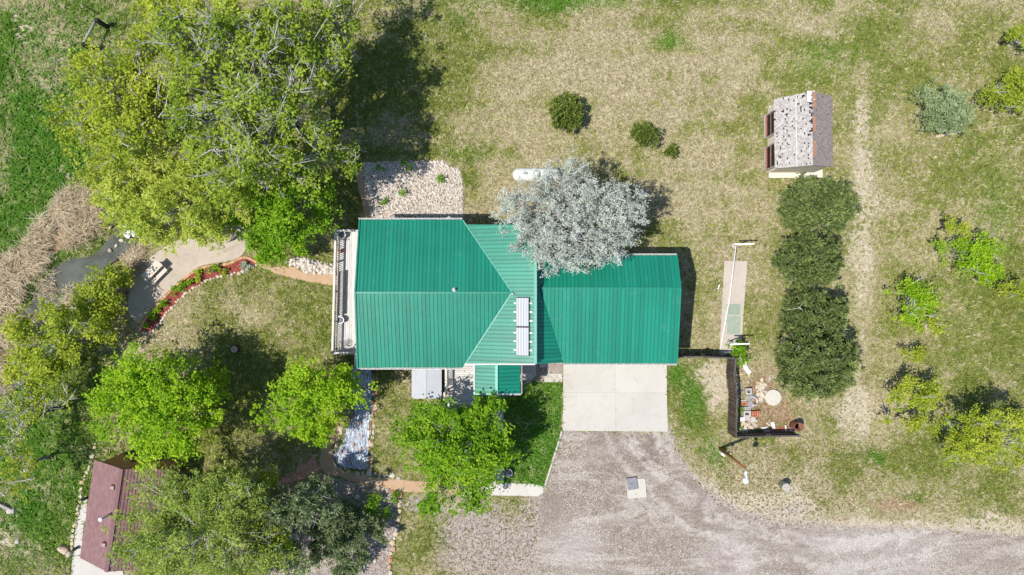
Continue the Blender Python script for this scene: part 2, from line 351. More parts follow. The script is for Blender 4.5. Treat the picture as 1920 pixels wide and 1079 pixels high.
# ------------------------------------------------------------------ object helpers
def tag(o, label=None, cat=None, group=None, kind=None):
    if label: o['label'] = label
    if cat: o['category'] = cat
    if group: o['group'] = group
    if kind: o['kind'] = kind
    return o
def link(name, me, parent=None, loc=None, rot=None, scl=None):
    o = bpy.data.objects.new(name, me); col.objects.link(o)
    if parent is not None: o.parent = parent
    if loc is not None: o.location = loc
    if rot is not None: o.rotation_euler = rot
    if scl is not None: o.scale = scl
    return o
def empty(name, label, cat, loc, group=None):
    o = link(name, None, None, loc); o.empty_display_size = .3
    return tag(o, label, cat, group)
class MB:
    def __init__(s, org=(0, 0, 0)):
        s.v = []; s.f = []; s.t = []; s.o = Vector(org)
    def add(s, vs, fs, t=None):
        b = len(s.v); s.v += [tuple(Vector(v) - s.o) for v in vs]; s.f += [tuple(i + b for i in f) for f in fs]
        s.t += [t if t is not None else 0.] * len(fs); return s
    def prism(s, poly, z0, z1, t=None):
        n = len(poly)
        a = 0
        for i in range(n):
            p, q = poly[i], poly[(i + 1) % n]; a += p[0] * q[1] - q[0] * p[1]
        if a < 0: poly = poly[::-1]
        vs = [(p[0], p[1], z0) for p in poly] + [(p[0], p[1], z1) for p in poly]
        fs = [(i, (i + 1) % n, n + (i + 1) % n, n + i) for i in range(n)]
        if n <= 4:
            fs += [tuple(range(n, 2 * n)), tuple(reversed(range(n)))]
        else:
            tri = tessellate_polygon([[Vector((p[0], p[1], 0)) for p in poly]])
            for q in tri:
                A, B, C = (Vector(poly[i][:2]) for i in q)
                if (B - A).cross(C - A) < 0: q = q[::-1]
                fs.append(tuple(n + i for i in q)); fs.append(tuple(reversed(q)))
        return s.add(vs, fs, t)
    def box(s, c, size, rz=0, M4=None, t=None):
        sx, sy, sz = [k / 2 for k in size]
        vs = [Vector((x, y, z)) for z in (-sz, sz) for x, y in ((-sx, -sy), (sx, -sy), (sx, sy), (-sx, sy))]
        R = M4 if M4 is not None else Matrix.Rotation(rz, 3, 'Z')
        vs = [R @ v + Vector(c) for v in vs]
        return s.add(vs, [(0, 3, 2, 1), (4, 5, 6, 7), (0, 1, 5, 4), (1, 2, 6, 5), (2, 3, 7, 6), (3, 0, 4, 7)], t)
    def beam(s, p, q, wd, ht, t=None):
        p, q = Vector(p), Vector(q); d = (q - p); L_ = d.length; d.normalize()
        up = Vector((0, 0, 1)) if abs(d.z) < .95 else Vector((0, 1, 0))
        r = d.cross(up).normalized(); u = r.cross(d)
        return s.box((p + q) / 2, (L_, wd, ht), M4=Matrix((d, -r, u)).transposed(), t=t)
    def tube(s, pts, rad, n=8, cap=True, t=None):
        rings = []; vs = []; fs = []
        for i, p in enumerate(pts):
            p = Vector(p)
            d = (Vector(pts[min(i + 1, len(pts) - 1)]) - Vector(pts[max(i - 1, 0)]))
            if d.length < 1e-6: d = Vector((0, 0, 1))
            d.normalize()
            up = Vector((0, 0, 1)) if abs(d.z) < .9 else Vector((1, 0, 0))
            r = d.cross(up).normalized(); u = r.cross(d)
            for k in range(n):
                a = 2 * math.pi * k / n
                vs.append(p + (r * math.cos(a) + u * math.sin(a)) * rad[i])
        for i in range(len(pts) - 1):
            for k in range(n):
                a, b = i * n + k, i * n + (k + 1) % n
                fs.append((a, b, b + n, a + n)[::-1])
        if cap:
            fs.append(tuple(range(n))); fs.append(tuple(reversed(range((len(pts) - 1) * n, len(pts) * n))))
        return s.add(vs, fs, t)
    def lathe(s, c, prof, n=20, t=None, axis=None):
        """prof: list of (r, z)"""
        vs = []; fs = []
        R = axis if axis is not None else Matrix.Identity(3)
        for r, z in prof:
            for k in range(n):
                a = 2 * math.pi * k / n
                vs.append(R @ Vector((r * math.cos(a), r * math.sin(a), z)) + Vector(c))
        for i in range(len(prof) - 1):
            for k in range(n):
                a, b = i * n + k, i * n + (k + 1) % n
                fs.append((a, b, b + n, a + n))
        if prof[0][0] > 1e-4: fs.append(tuple(reversed(range(n))))
        if prof[-1][0] > 1e-4: fs.append(tuple(range((len(prof) - 1) * n, len(prof) * n)))
        return s.add(vs, fs, t)
    def build(s, name, mat, parent=None, smooth=False, loc=None):
        me = bpy.data.meshes.new(name); me.from_pydata(s.v, [], s.f)
        me.materials.append(mat)
        if any(s.t):
            a = me.attributes.new('tint', 'FLOAT', 'FACE'); a.data.foreach_set('value', s.t)
        if smooth: me.polygons.foreach_set('use_smooth', [True] * len(me.polygons))
        me.update()
        return link(name, me, parent, loc if loc is not None else (tuple(s.o) if parent is None else None))
def npmesh(name, V, F, mat, parent=None, tint=None, tcol=None, smooth=False, loc=None):
    me = bpy.data.meshes.new(name)
    V = np.asarray(V, np.float32); F = np.asarray(F, np.int32); nf, k = F.shape
    me.vertices.add(len(V)); me.vertices.foreach_set('co', V.ravel())
    me.loops.add(nf * k); me.loops.foreach_set('vertex_index', F.ravel())
    me.polygons.add(nf); me.polygons.foreach_set('loop_start', np.arange(0, nf * k, k, dtype=np.int32))
    me.polygons.foreach_set('loop_total', np.full(nf, k, np.int32))
    if smooth: me.polygons.foreach_set('use_smooth', np.ones(nf, bool))
    me.materials.append(mat)
    me.update(calc_edges=True)
    if tint is not None:
        a = me.attributes.new('tint', 'FLOAT', 'FACE'); a.data.foreach_set('value', np.asarray(tint, np.float32))
    if tcol is not None:
        a = me.attributes.new('tint', 'FLOAT_COLOR', 'FACE'); a.data.foreach_set('color', np.asarray(tcol, np.float32).ravel())
    return link(name, me, parent, loc)
def ppoly(pts, z=0.): return [W(x, y, z) for x, y in pts]
def smooth_poly(pts, n=4, closed=True):
    """Catmull-Rom through px points"""
    out_ = []; m = len(pts)
    rng_ = range(m) if closed else range(m - 1)
    for i in rng_:
        g = (lambda k: pts[k % m]) if closed else (lambda k: pts[max(0, min(m - 1, k))])
        p0, p1, p2, p3 = (np.array(g(i + d), float) for d in (-1, 0, 1, 2))
        for k in range(n):
            t = k / n
            out_.append(tuple(.5 * (2 * p1 + (p2 - p0) * t + (2 * p0 - 5 * p1 + 4 * p2 - p3) * t * t + (3 * p1 - p0 - 3 * p2 + p3) * t ** 3)))
    if not closed: out_.append(tuple(map(float, pts[-1])))
    return out_
def rough_poly(pts, amp, step, seed):
    r = random.Random(seed); o = []
    for i in range(len(pts)):
        p, q = np.array(pts[i], float), np.array(pts[(i + 1) % len(pts)], float)
        L_ = np.hypot(*(q - p)); k = max(1, int(L_ / step))
        nrm = np.array([-(q - p)[1], (q - p)[0]]) / max(L_, 1e-6)
        for j in range(k):
            o.append(tuple(p + (q - p) * j / k + nrm * r.gauss(0, amp)))
    return o
def inpoly(X, Y, poly):
    c = np.zeros(X.shape, bool); n = len(poly)
    for i in range(n):
        x1, y1 = poly[i][0], poly[i][1]; x2, y2 = poly[(i + 1) % n][0], poly[(i + 1) % n][1]
        if y1 == y2: continue
        c ^= ((y1 > Y) != (y2 > Y)) & (X < (x2 - x1) * (Y - y1) / (y2 - y1) + x1)
    return c
def vnoise(x, y, seed):
    xi = np.floor(x).astype(np.int64); yi = np.floor(y).astype(np.int64); fx = x - xi; fy = y - yi
    def h(a, b):
        n_ = (a * 374761393 + b * 668265263 + seed * 1442695041) & 0xffffffff
        n_ = ((n_ ^ (n_ >> 13)) * 1274126177) & 0xffffffff
        return ((n_ ^ (n_ >> 16)) & 0xffff) / 65535.
    u = fx * fx * (3 - 2 * fx); v = fy * fy * (3 - 2 * fy)
    return (h(xi, yi) * (1 - u) + h(xi + 1, yi) * u) * (1 - v) + (h(xi, yi + 1) * (1 - u) + h(xi + 1, yi + 1) * u) * v
def fbm(x, y, seed, o=4):
    t = 0; a = .5
    for i in range(o):
        t = t + a * vnoise(x * 2 ** i, y * 2 ** i, seed + i); a *= .5
    return t / (1 - .5 ** o)

# ------------------------------------------------------------------ plan outlines (plan pixels on the ground)
DRIVE = [(1056, 684), (1250, 684), (1252, 810), (1055, 808)]
GRAVEL = [(1055, 809), (1252, 811), (1262, 842), (1282, 880), (1308, 910), (1345, 943), (1395, 975), (1460, 990), (1560, 994), (1680, 996), (1800, 1002), (1920, 1010),
          (2600, 1030), (2600, 1500), (930, 1500), (975, 1180), (1000, 1079), (1008, 1000), (1014, 945), (1022, 918)]
LAWN = [(945, 735), (975, 716), (1054, 718), (1053, 808), (1021, 910), (945, 906)]
WALK = [(905, 905), (928, 903), (928, 735), (944, 735), (945, 906), (1021, 909), (1018, 925), (1008, 931), (905, 929)]
TANPATH = smooth_poly([(600, 858), (612, 826), (626, 806), (640, 800), (637, 812), (624, 838), (622, 862), (640, 882), (687, 893), (757, 901), (830, 906), (905, 906), (905, 929), (830, 924), (747, 922), (683, 910), (640, 896), (608, 886)], 4)
LINER = [(658, 690), (699, 690), (697, 752), (693, 802), (692, 852), (687, 882), (637, 876), (625, 859), (628, 846), (643, 832), (650, 802), (664, 779), (660, 739)]
REDEARTH = [(593, 852), (604, 880), (560, 900), (523, 921), (512, 908), (555, 878)]
ROCKBED = [(680, 306), (760, 304), (835, 302), (842, 314), (862, 318), (868, 345), (868, 411), (700, 411), (688, 370)]
GRAVBED = [(602, 888), (683, 912), (746, 926), (744, 985), (734, 1040), (722, 1110), (480, 1110), (500, 980), (560, 915)]
PATIO = smooth_poly([(300, 470), (262, 505), (243, 550), (243, 590), (262, 602), (290, 573), (320, 543), (353, 515), (383, 498), (427, 491), (452, 481), (470, 450), (463, 430), (433, 422), (383, 422), (333, 452)], 4)
BEDTOP = smooth_poly([(265, 622), (268, 607), (290, 579), (320, 547), (353, 518), (383, 502), (427, 496), (450, 486), (463, 484), (480, 492)], 5, False)
BEDBOT = smooth_poly([(480, 497), (460, 508), (443, 514), (400, 523), (370, 537), (343, 557), (317, 583), (297, 610), (281, 624), (268, 625)], 5, False)
EASTPATH = smooth_poly([(478, 494), (517, 501), (547, 500), (573, 512), (630, 517), (630, 536), (580, 529), (537, 519), (508, 510)], 4)
ROCKSTRIP = [(536, 492), (560, 483), (628, 497), (628, 516), (573, 511), (549, 499)]
NPATH = smooth_poly([(666, 320), (680, 318), (684, 345), (693, 385), (700, 416), (686, 416), (680, 385), (671, 350)], 3)
STRIP = [(1358, 490), (1401, 490), (1393, 600), (1390, 660), (1348, 668), (1352, 600)]
WATERP = smooth_poly([(262, 425), (235, 418), (205, 445), (170, 480), (120, 488), (88, 515), (60, 560), (35, 600), (10, 690), (20, 730), (60, 700), (75, 620), (110, 575), (150, 545), (185, 510), (225, 480), (258, 450)], 4)
REEDS = [(105, 372), (150, 350), (180, 345), (188, 390), (190, 425), (170, 446), (135, 462), (98, 478), (66, 508), (48, 545), (28, 600), (26, 670), (22, 730), (-60, 760), (-60, 525), (0, 492), (40, 470), (62, 438), (88, 398)]
SHWALK = [(165, 922), (163, 972), (158, 986), (152, 1042), (137, 1042), (143, 985), (153, 948)]
SHPAD = [(137, 1043), (152, 1043), (230, 1070), (250, 1130), (128, 1130)]
GRAVPOCH = [(1004, 680), (1055, 680), (1055, 700), (1022, 700), (1022, 717), (1004, 717)]
HOUSEFP = [(665, 425), (1020, 425), (1020, 480), (1240, 490), (1240, 670), (960, 700), (890, 730), (840, 680), (670, 680)]

# ------------------------------------------------------------------ ground masks
GB = [(450, 560, 130, 60, -.12), (1480, 120, 40, 60, .15), (1440, 892, 160, 55, -.5), (1335, 760, 30, 80, -.25), (70, 110, 60, 90, -.25), (150, 40, 60, 50, -.1), (80, 890, 50, 40, -.2), (1560, 760, 60, 60, -.1), (1700, 250, 70, 40, -.12), (1900, 300, 60, 40, -.1), (1780, 560, 50, 80, -.12), (1060, 150, 60, 40, -.1), (960, 200, 50, 60, -.15), (930, 60, 40, 60, -.18), (90, 230, 150, 330, .55), (40, 560, 60, 200, .3), (60, 900, 150, 200, .55), (860, 50, 120, 80, .25), (760, 180, 120, 170, .25), (640, 120, 150, 120, .2), (1060, 8, 120, 24, .5), (1020, 25, 40, 20, .3), (1255, 80, 30, 16, .5), (1030, 80, 60, 60, .2), (1240, 90, 20, 10, .4), (1290, 190, 60, 60, .15), (1120, 170, 30, 20, .2),
      (1545, 95, 90, 30, .45), (1530, 160, 50, 25, .45), (1700, 130, 160, 100, .28), (1850, 60, 150, 100, .22), (1640, 40, 60, 60, .1), (1770, 140, 60, 30, .25), (1860, 430, 110, 180, .2), (1760, 400, 120, 80, .2), (1700, 560, 90, 160, .1), (1860, 680, 120, 150, .28), (1740, 880, 130, 50, .35), (1860, 900, 90, 60, .12), (1700, 310, 50, 50, .2), (1820, 300, 120, 50, .15),
      (1300, 745, 22, 55, .5), (1268, 700, 14, 24, .5), (1340, 850, 28, 30, .5), (1320, 800, 25, 25, .35), (1200, 455, 70, 16, .35), (880, 360, 30, 50, .3), (740, 290, 110, 14, .3), (655, 370, 30, 60, .3),
      (570, 610, 70, 70, .3), (440, 700, 150, 80, .25), (420, 540, 110, 45, .05), (430, 830, 140, 60, .3), (740, 850, 30, 40, .15), (735, 740, 40, 50, .1), (1720, 940, 60, 14, .35), (1560, 880, 60, 14, .35), (1640, 860, 22, 14, .5), (1570, 855, 60, 6, .4), (1560, 770, 40, 60, .1),
      (1200, 150, 220, 130, -.22), (1350, 300, 130, 160, -.2), (1380, 560, 60, 130, -.22), (1160, 50, 90, 40, -.2), (880, 150, 60, 50, -.12), (860, 230, 60, 40, -.1), (1000, 60, 40, 90, -.1), (470, 590, 60, 40, -.08), (1620, 700, 40, 160, -.15), (1500, 400, 60, 100, -.15),
      (800, 1010, 55, 45, .4), (960, 940, 40, 12, .3), (1400, 850, 120, 30, .0), (1890, 960, 40, 20, .3), (1420, 645, 30, 60, .08)]
LB = [(90, 220, 150, 330, .9), (30, 560, 60, 200, .6), (60, 900, 150, 180, .8), (1060, 8, 110, 22, .7), (1255, 80, 30, 16, .7), (1300, 745, 22, 55, .7), (1268, 700, 14, 24, .7), (1340, 850, 28, 30, .6), (1540, 110, 70, 40, .4), (1870, 400, 50, 120, .35), (1640, 860, 22, 14, .7), (880, 20, 80, 40, .3), (1710, 940, 50, 14, .5), (600, 620, 50, 60, .2), (880, 290, 60, 30, .3)]
PB = [(75, 905, 40, 26, .5), (110, 870, 20, 30, .3), (1330, 905, 30, 20, .5), (1630, 990, 60, 14, .5), (45, 55, 26, 36, .9), (82, 155, 14, 34, .6), (110, 60, 25, 40, .3), (120, 330, 26, 22, .8), (160, 335, 40, 20, .5), (1625, 240, 42, 95, .62), (1615, 500, 40, 250, .66), (1602, 790, 36, 110, .46), (1430, 560, 26, 170, .28), (1430, 330, 40, 60, .22), (1550, 25, 42, 40, .42), (1400, 955, 110, 26, .9), (1500, 945, 80, 36, .6), (1470, 880, 60, 40, .3), (1340, 725, 30, 75, .85), (1325, 700, 46, 20, .6), (900, 960, 150, 100, .35), (1700, 985, 200, 16, .7), (1850, 1000, 120, 16, .6), (1390, 470, 60, 60, .25), (1400, 320, 30, 80, .2), (1310, 60, 70, 25, .25), (1600, 640, 24, 120, .2), (1800, 640, 40, 50, .15), (1860, 970, 80, 40, .25), (1600, 110, 16, 70, .3), (20, 1020, 40, 60, .6), (1170, 380, 60, 20, .1), (1430, 420, 30, 80, .2)]
VB = [(890, 985, 90, 70, .75), (970, 1060, 90, 60, .7), (840, 1060, 60, 40, .3), (780, 945, 40, 18, .7), (1480, 955, 90, 26, .5), (1340, 905, 20, 20, .2), (1350, 770, 16, 60, .35), (1330, 690, 40, 10, .4)]
DB = [(1690, 945, 75, 20, .75), (1450, 780, 54, 36, .9), (1430, 735, 36, 46, .7), (1440, 690, 30, 24, .3), (1580, 975, 90, 12, .4), (235, 600, 45, 60, .5), (130, 780, 60, 40, .3), (560, 250, 60, 120, .35), (1320, 790, 25, 30, .25), (640, 670, 25, 18, .6), (1520, 500, 40, 200, .35), (110, 320, 30, 20, .1)]  # bare dirt patches; the brown one beside the patio paints in shade
SB = [(1440, 940, 130, 50, .8), (890, 1040, 120, 60, .4), (1380, 900, 60, 50, .6), (1490, 915, 110, 60, 1.), (960, 990, 110, 70, .8), (1590, 870, 60, 40, .7), (1360, 880, 60, 40, .5), (1440, 850, 100, 20, .5)]
def blobs(X, Y, lst):
    t = np.zeros(X.shape)
    for cx, cy, rx, ry, a in lst:
        t += a * np.exp(-(((X - cx) / rx) ** 2 + ((Y - cy) / ry) ** 2))
    return t
def dist_line(X, Y, pts):
    d = np.full(X.shape, 1e9)
    for (x1, y1), (x2, y2) in zip(pts[:-1], pts[1:]):
        dx, dy = x2 - x1, y2 - y1; t = np.clip(((X - x1) * dx + (Y - y1) * dy) / (dx * dx + dy * dy), 0, 1)
        d = np.minimum(d, np.hypot(X - x1 - t * dx, Y - y1 - t * dy))
    return d
def masks(X, Y):
    G = .47 + 1.0 * (fbm(X / 140, Y / 140, 3) - .5) + 1.05 * (fbm(X / 48, Y / 48, 8) - .5) + blobs(X, Y, GB)
    Lu = .10 + .3 * (fbm(X / 120, Y / 120, 21) - .5) + blobs(X, Y, LB)
    ins = inpoly(X, Y, LAWN); G = np.where(ins, .92, G); Lu = np.where(ins, .95, Lu)
    # pale mowing / wheel arc in the upper right
    r_ = np.hypot((X - 1552) / 1.15, Y + 15); arc = np.exp(-((r_ - 78) / 4.5) ** 2) * (Y > 0) * .5
    Pl = blobs(X, Y, PB) + arc + 1.15 * (fbm(X / 55, Y / 55, 40) - .56)
    V = blobs(X, Y, VB); D = blobs(X, Y, DB) + .9 * np.clip(fbm(X / 36, Y / 36, 123) - .60, 0, 1) * (X > 640); Sp = blobs(X, Y, SB)
    # streaks left by mowing
    G = G + .10 * np.sin(Y / 7.5 + 2.5 * fbm(X / 200, Y / 200, 77)) * (X < 1440) * (X > 640) * (Y < 420)
    Pl = Pl + .12 * np.sin(X / 8.0) * np.exp(-((X - 1610) / 60) ** 2)
    for xr in (1601, 1638):
        Pl = Pl + .22 * fbm(X / 30, Y / 30, 66, 3) * np.exp(-((X - xr - (Y - 520) * -.035) / 8) ** 2) * np.clip((Y - 150) / 120, 0, 1) * np.clip((880 - Y) / 60, 0, 1)
    for p in (REEDS, GRAVBED):
        D = np.where(inpoly(X, Y, p), .8, D)
    Pl = np.where(ins, 0, Pl)
    # gravel kicked out over the verge
    de = dist_line(X, Y, GRAVEL[1:12]); dl = dist_line(X, Y, GRAVEL[15:20])
    V = V + .75 * np.exp(-(de / 13) ** 2) + .8 * np.exp(-(dl / 30) ** 2) * (Y > 920); Pl = Pl + .7 * np.clip(fbm(X / 35, Y / 35, 91, 3) - .2, 0, 1) * np.exp(-(de / 34) ** 2)
    V = np.where(ins, 0, V)
    cl = lambda a: np.clip(a, 0, 1)
    return cl(G), cl(Lu), cl(Pl), cl(V), cl(D), cl(Sp)
POND = [(250, 430), (215, 470), (165, 505), (120, 530), (85, 560), (55, 600), (35, 660), (20, 720), (0, 800)]
def gz(X, Y):
    d = dist_line(X, Y, POND)
    k = np.clip((58 - d) / 40, 0, 1); k = k * k * (3 - 2 * k)
    return -.45 * k
def ground():
    far = [-30000, -8000, -2500, -900]
    xs = np.concatenate([far, np.arange(-330, 2251, 6), [2800, 4500, 10000, 32000]]).astype(float)
    ys = np.concatenate([far, np.arange(-300, 1381, 6), [1900, 3500, 9000, 31000]]).astype(float)
    X, Y = np.meshgrid(xs, ys); Z = gz(X, Y)
    V = np.stack([(X - 960) / S, (540 - Y) / S, Z], -1).reshape(-1, 3)
    ny, nx = X.shape; idx = np.arange(ny * nx).reshape(ny, nx)
    F = np.stack([idx[1:, :-1], idx[1:, 1:], idx[:-1, 1:], idx[:-1, :-1]], -1).reshape(-1, 4)
    o = npmesh('ground', V, F, M['ground'], smooth=True)
    G, Lu, Pl, Vv, D, Sp = [a.ravel() for a in masks(X, Y)]
    for nm, ch in (('mA', (G, Lu, Pl)), ('mB', (Vv, D, Sp))):
        a = o.data.attributes.new(nm, 'FLOAT_COLOR', 'POINT')
        a.data.foreach_set('color', np.stack([*ch, np.ones_like(G)], -1).astype(np.float32).ravel())
    tag(o, 'rough mixed grass ground of straw and green patches around the house', kind='structure')
ground()

def sheet(name, poly, mat, z0, z1, label, kind='structure'):
    m = MB(); m.prism(ppoly(poly), z0, z1)
    return tag(m.build(name, mat), label, kind=kind)
sheet('gravel_driveway', rough_poly(GRAVEL, 2.6, 5, 5), M['gravel'], -.05, .012, 'grey-mauve gravel driveway turning area below the concrete apron')
for nm, pl, mt, z, lb in (
        ('sidewalk', WALK, 'concrete', .05, 'pale concrete sidewalk bordering the bright green lawn'),
        ('garden_path', TANPATH, 'pathtan', .02, 'tan crushed stone path past the foot of the liner pond'),
        ('earth_bank', rough_poly(REDEARTH, 4.0, 5, 9), 'redearth', .015, 'red earth bank running off the tan path'),
        ('patio', PATIO, 'patio', .05, 'curved tan concrete patio under the picnic table'),
        ('deck_path', EASTPATH, 'pathtan', .02, 'orange tan path leading to the deck'),
        ('side_path', NPATH, 'pathtan', .02, 'narrow tan path beside the rock bed'),
        ('concrete_strip', STRIP, 'strip', .04, 'long narrow concrete strip between the clothesline posts'),
        ('cabin_walk', SHWALK, 'concrete', .05, 'concrete walk beside the maroon roofed cabin'),
        ('cabin_pad', SHPAD, 'concrete', .055, 'concrete pad at the lower end of the cabin'),
        ('gravel_bed', rough_poly(GRAVBED, 1.5, 8, 3), 'gravel', .008, 'reddish gravel bed around the junipers'),
        ('porch_gravel', GRAVPOCH, 'gravel', .015, 'strip of grey gravel between porch and garage apron')):
    sheet(nm, pl, M[mt], -.12, z, lb)
# driveway of four poured slabs
drv = tag(link('concrete_driveway', None, None, W(1154, 745)), 'pale concrete garage apron of four poured slabs', kind='structure')
for (a, b, c, d) in (((1056, 684), (1154, 684), (1154, 737), (1056, 737)), ((1154.18, 684), (1250, 684), (1250, 737), (1154.18, 737)), ((1056, 737.15), (1154, 737.15), (1154, 809), (1055, 808)), ((1154.18, 737.15), (1250, 737.15), (1252, 810), (1154.18, 809))):
    m = MB(W(1154, 745)); m.prism(ppoly([a, b, c, d]), -.1, .06); m.build('concrete_slab', M['concrete'], drv)
m = MB(); m.prism(ppoly([(1052, 808), (1055, 809), (1023, 912), (1020, 911)]), -.1, .10); tag(m.build('lawn_curb', M['concrete']), 'thin white concrete curb between lawn and gravel', kind='structure')
for (q, lb) in (([(1021, 701), (1054, 701), (1054, 717), (1021, 717)], 'square paving slab beside the garage apron'), ([(1010, 681), (1026, 681), (1022, 689), (1013, 690)], 'small flat pale paver against the garage wall')):
    m = MB(W(*q[0])); m.prism(ppoly(q), -.05, .055); tag(m.build('paving_slab', M['concrete']), lb, 'paving slab')
m = MB(); m.prism(ppoly([(1005, 683), (976, 683), (976, 720), (948, 735), (944, 735), (944, 742), (928, 742), (928, 738), (870, 745), (880, 760), (905, 764), (928, 752), (945, 750), (976, 735), (1005, 705)]), -.05, .045)
tag(m.build('porch_slab', M['concrete']), 'concrete porch slab under the entry roof', kind='structure')

# water
m = MB(); m.prism(ppoly(WATERP), -.30, -.20); tag(m.build('pond', M['water']), 'dark narrow pond beside the dead reeds', kind='structure')
rng = np.random.default_rng(1)

# ------------------------------------------------------------------ stones
def stone_mesh(seed, mat, flat=.6, sub=1):
    r = random.Random(seed); bm = bmesh.new(); bmesh.ops.create_icosphere(bm, subdivisions=sub, radius=1)
    ph = [r.uniform(0, 6) for _ in range(6)]
    for v in bm.verts:
        k = 1 + .16 * math.sin(3 * v.co.x + ph[0]) + .14 * math.sin(2.6 * v.co.y + ph[1]) + r.uniform(-.1, .1)
        c = v.co * k; mx = max(abs(c.x), abs(c.y), abs(c.z))
        c = c.lerp(Vector((max(-.8, min(.8, c.x)), max(-.8, min(.8, c.y)), max(-.75, min(.75, c.z)))), .7)
        v.co = Vector((c.x, c.y, c.z * flat))
    me = bpy.data.meshes.new('stone'); bm.to_mesh(me); bm.free(); me.materials.append(mat); return me
STM = {k: [stone_mesh(i + 10 * j, M[k]) for i in range(6)] for j, k in enumerate(('wstone', 'rstone', 'ystone'))}
def stone_line(name, label, path, size, kinds, seed, gap=.85, wide=1, jit=.25, h=.8, zb=0.):
    r = random.Random(seed); pts = [W(*p) for p in path]
    root = empty(name, label, 'stone border', pts[0])
    d = [0]
    for a, b in zip(pts[:-1], pts[1:]): d.append(d[-1] + (b - a).length)
    s_ = 0
    while s_ < d[-1]:
        sz = size * r.uniform(.65, 1.35)
        i = max(k for k in range(len(d)) if d[k] <= s_); i = min(i, len(pts) - 2)
        t = (s_ - d[i]) / max(1e-6, d[i + 1] - d[i]); p = pts[i].lerp(pts[i + 1], t); u = (pts[i + 1] - pts[i]).normalized(); nn = Vector((-u.y, u.x, 0))
        for k in range(wide):
            if wide > 1 and r.random() < .15: continue
            sk = sz * r.uniform(.8, 1.15)
            q = p + nn * ((k - (wide - 1) / 2) * size * 1.6 + r.gauss(0, jit * size)) - root.location
            link('stone', r.choice(STM[r.choice(kinds)]), root, (q.x, q.y, zb + sk * .25 * h), (r.uniform(-.15, .15), r.uniform(-.15, .15), math.atan2(u.y, u.x) + r.uniform(-.4, .4)),
                 (sk * r.uniform(.9, 1.25), sk * r.uniform(.75, 1.), sk * h))
        s_ += sz * 2 * gap
    return root
def pebbles(name, label, poly, n, lo, hi, mat, seed, kind='stuff', z0=0., parent=None):
    r = np.random.default_rng(seed); P = np.array(poly); out_ = []
    while len(out_) < n:
        X = r.uniform(P[:, 0].min(), P[:, 0].max(), n * 2); Y = r.uniform(P[:, 1].min(), P[:, 1].max(), n * 2)
        k = inpoly(X, Y, poly); out_ += list(zip(X[k], Y[k]))
    out_ = np.array(out_[:n])
    bm = bmesh.new(); bmesh.ops.create_icosphere(bm, subdivisions=1, radius=1); bv = np.array([v.co[:] for v in bm.verts]); bf = np.array([[v.index for v in f.verts] for f in bm.faces]); bm.free()
    V = np.repeat(bv[None], n, 0) * (1 + r.uniform(-.28, .28, (n, len(bv), 1)))
    s_ = lo + (hi - lo) * r.random((n, 1)) ** 1.8
    V = V * (s_ * np.c_[r.uniform(.8, 1.4, n), r.uniform(.6, 1., n), r.uniform(.4, .75, n)])[:, None, :]
    a = r.uniform(0, 6.28, n)[:, None]; x = V[..., 0] * np.cos(a) - V[..., 1] * np.sin(a); y = V[..., 0] * np.sin(a) + V[..., 1] * np.cos(a)
    V = np.stack([x + (out_[:, 0:1] - 960) / S, y + (540 - out_[:, 1:2]) / S, V[..., 2] + z0 + s_ * .2], -1)
    F = (bf[None] + (np.arange(n) * len(bv))[:, None, None]).reshape(-1, 3)
    o = npmesh(name, V.reshape(-1, 3), F, M[mat], parent, tint=np.repeat(r.random(n), len(bf)))
    return tag(o, label, kind=kind)
pebbles('rock_bed', 'bed of pale and pinkish landscaping rocks behind the house', ROCKBED, 5200, .04, .105, 'pebble', 3)
pebbles('bed_gravel', 'brownish gravel stones spread between the junipers', GRAVBED, 5200, .03, .085, 'pebbled', 4)
pebbles('rock_strip', 'strip of pale flat rocks along the deck path', ROCKSTRIP, 330, .07, .2, 'pebble', 5)
EDGE_R = [(1254, 812), (1262, 842), (1282, 880), (1308, 910), (1345, 943), (1395, 975), (1460, 990), (1560, 994), (1680, 996), (1800, 1002), (1920, 1010), (1920, 990), (1800, 980), (1680, 975), (1560, 975), (1465, 968), (1405, 952), (1360, 925), (1325, 895), (1300, 865), (1278, 825), (1262, 812)]
pebbles('verge_stones', 'loose pale stones scattered along the gravel edge', EDGE_R, 2600, .015, .045, 'pebble', 12)
pebbles('yard_stones', 'loose gravel stones thinning out left of the driveway', [(760, 940), (1010, 935), (1010, 1079), (1000, 1120), (830, 1120), (850, 1000)], 4200, .015, .042, 'pebble', 13)
pebbles('porch_pebbles', 'small grey pebbles along the garage wall', GRAVPOCH, 700, .02, .045, 'pebbled', 6, z0=.015)
m = MB(); m.prism(ppoly(rough_poly(ROCKBED, 1.5, 8, 2)), -.05, .01); tag(m.build('rock_bed_soil', M['gravel']), 'gritty soil under the rock bed', kind='structure')

# ------------------------------------------------------------------ trees and plants
def tubes(P, R, n=3):
    """P (N,K,3) polylines, R (N,K) radii -> V, F"""
    N, K, _ = P.shape
    d = P[:, -1] - P[:, 0]; d /= np.linalg.norm(d, axis=1, keepdims=True) + 1e-9
    up = np.where(np.abs(d[:, 2:3]) < .9, np.array([[0, 0, 1.]]), np.array([[1., 0, 0]]))
    r = np.cross(d, up); r /= np.linalg.norm(r, axis=1, keepdims=True); u = np.cross(r, d)
    a = np.arange(n) * 2 * np.pi / n
    ring = r[:, None, :] * np.cos(a)[None, :, None] + u[:, None, :] * np.sin(a)[None, :, None]
    V = P[:, :, None, :] + ring[:, None] * R[:, :, None, None]
    base = np.arange(N)[:, None, None] * K * n + np.arange(K - 1)[None, :, None] * n
    k = np.arange(n)[None, None, :]; k2 = (k + 1) % n
    F = np.stack([base + k, base + n + k, base + n + k2, base + k2], -1).reshape(-1, 4)
    return V.reshape(-1, 3), F
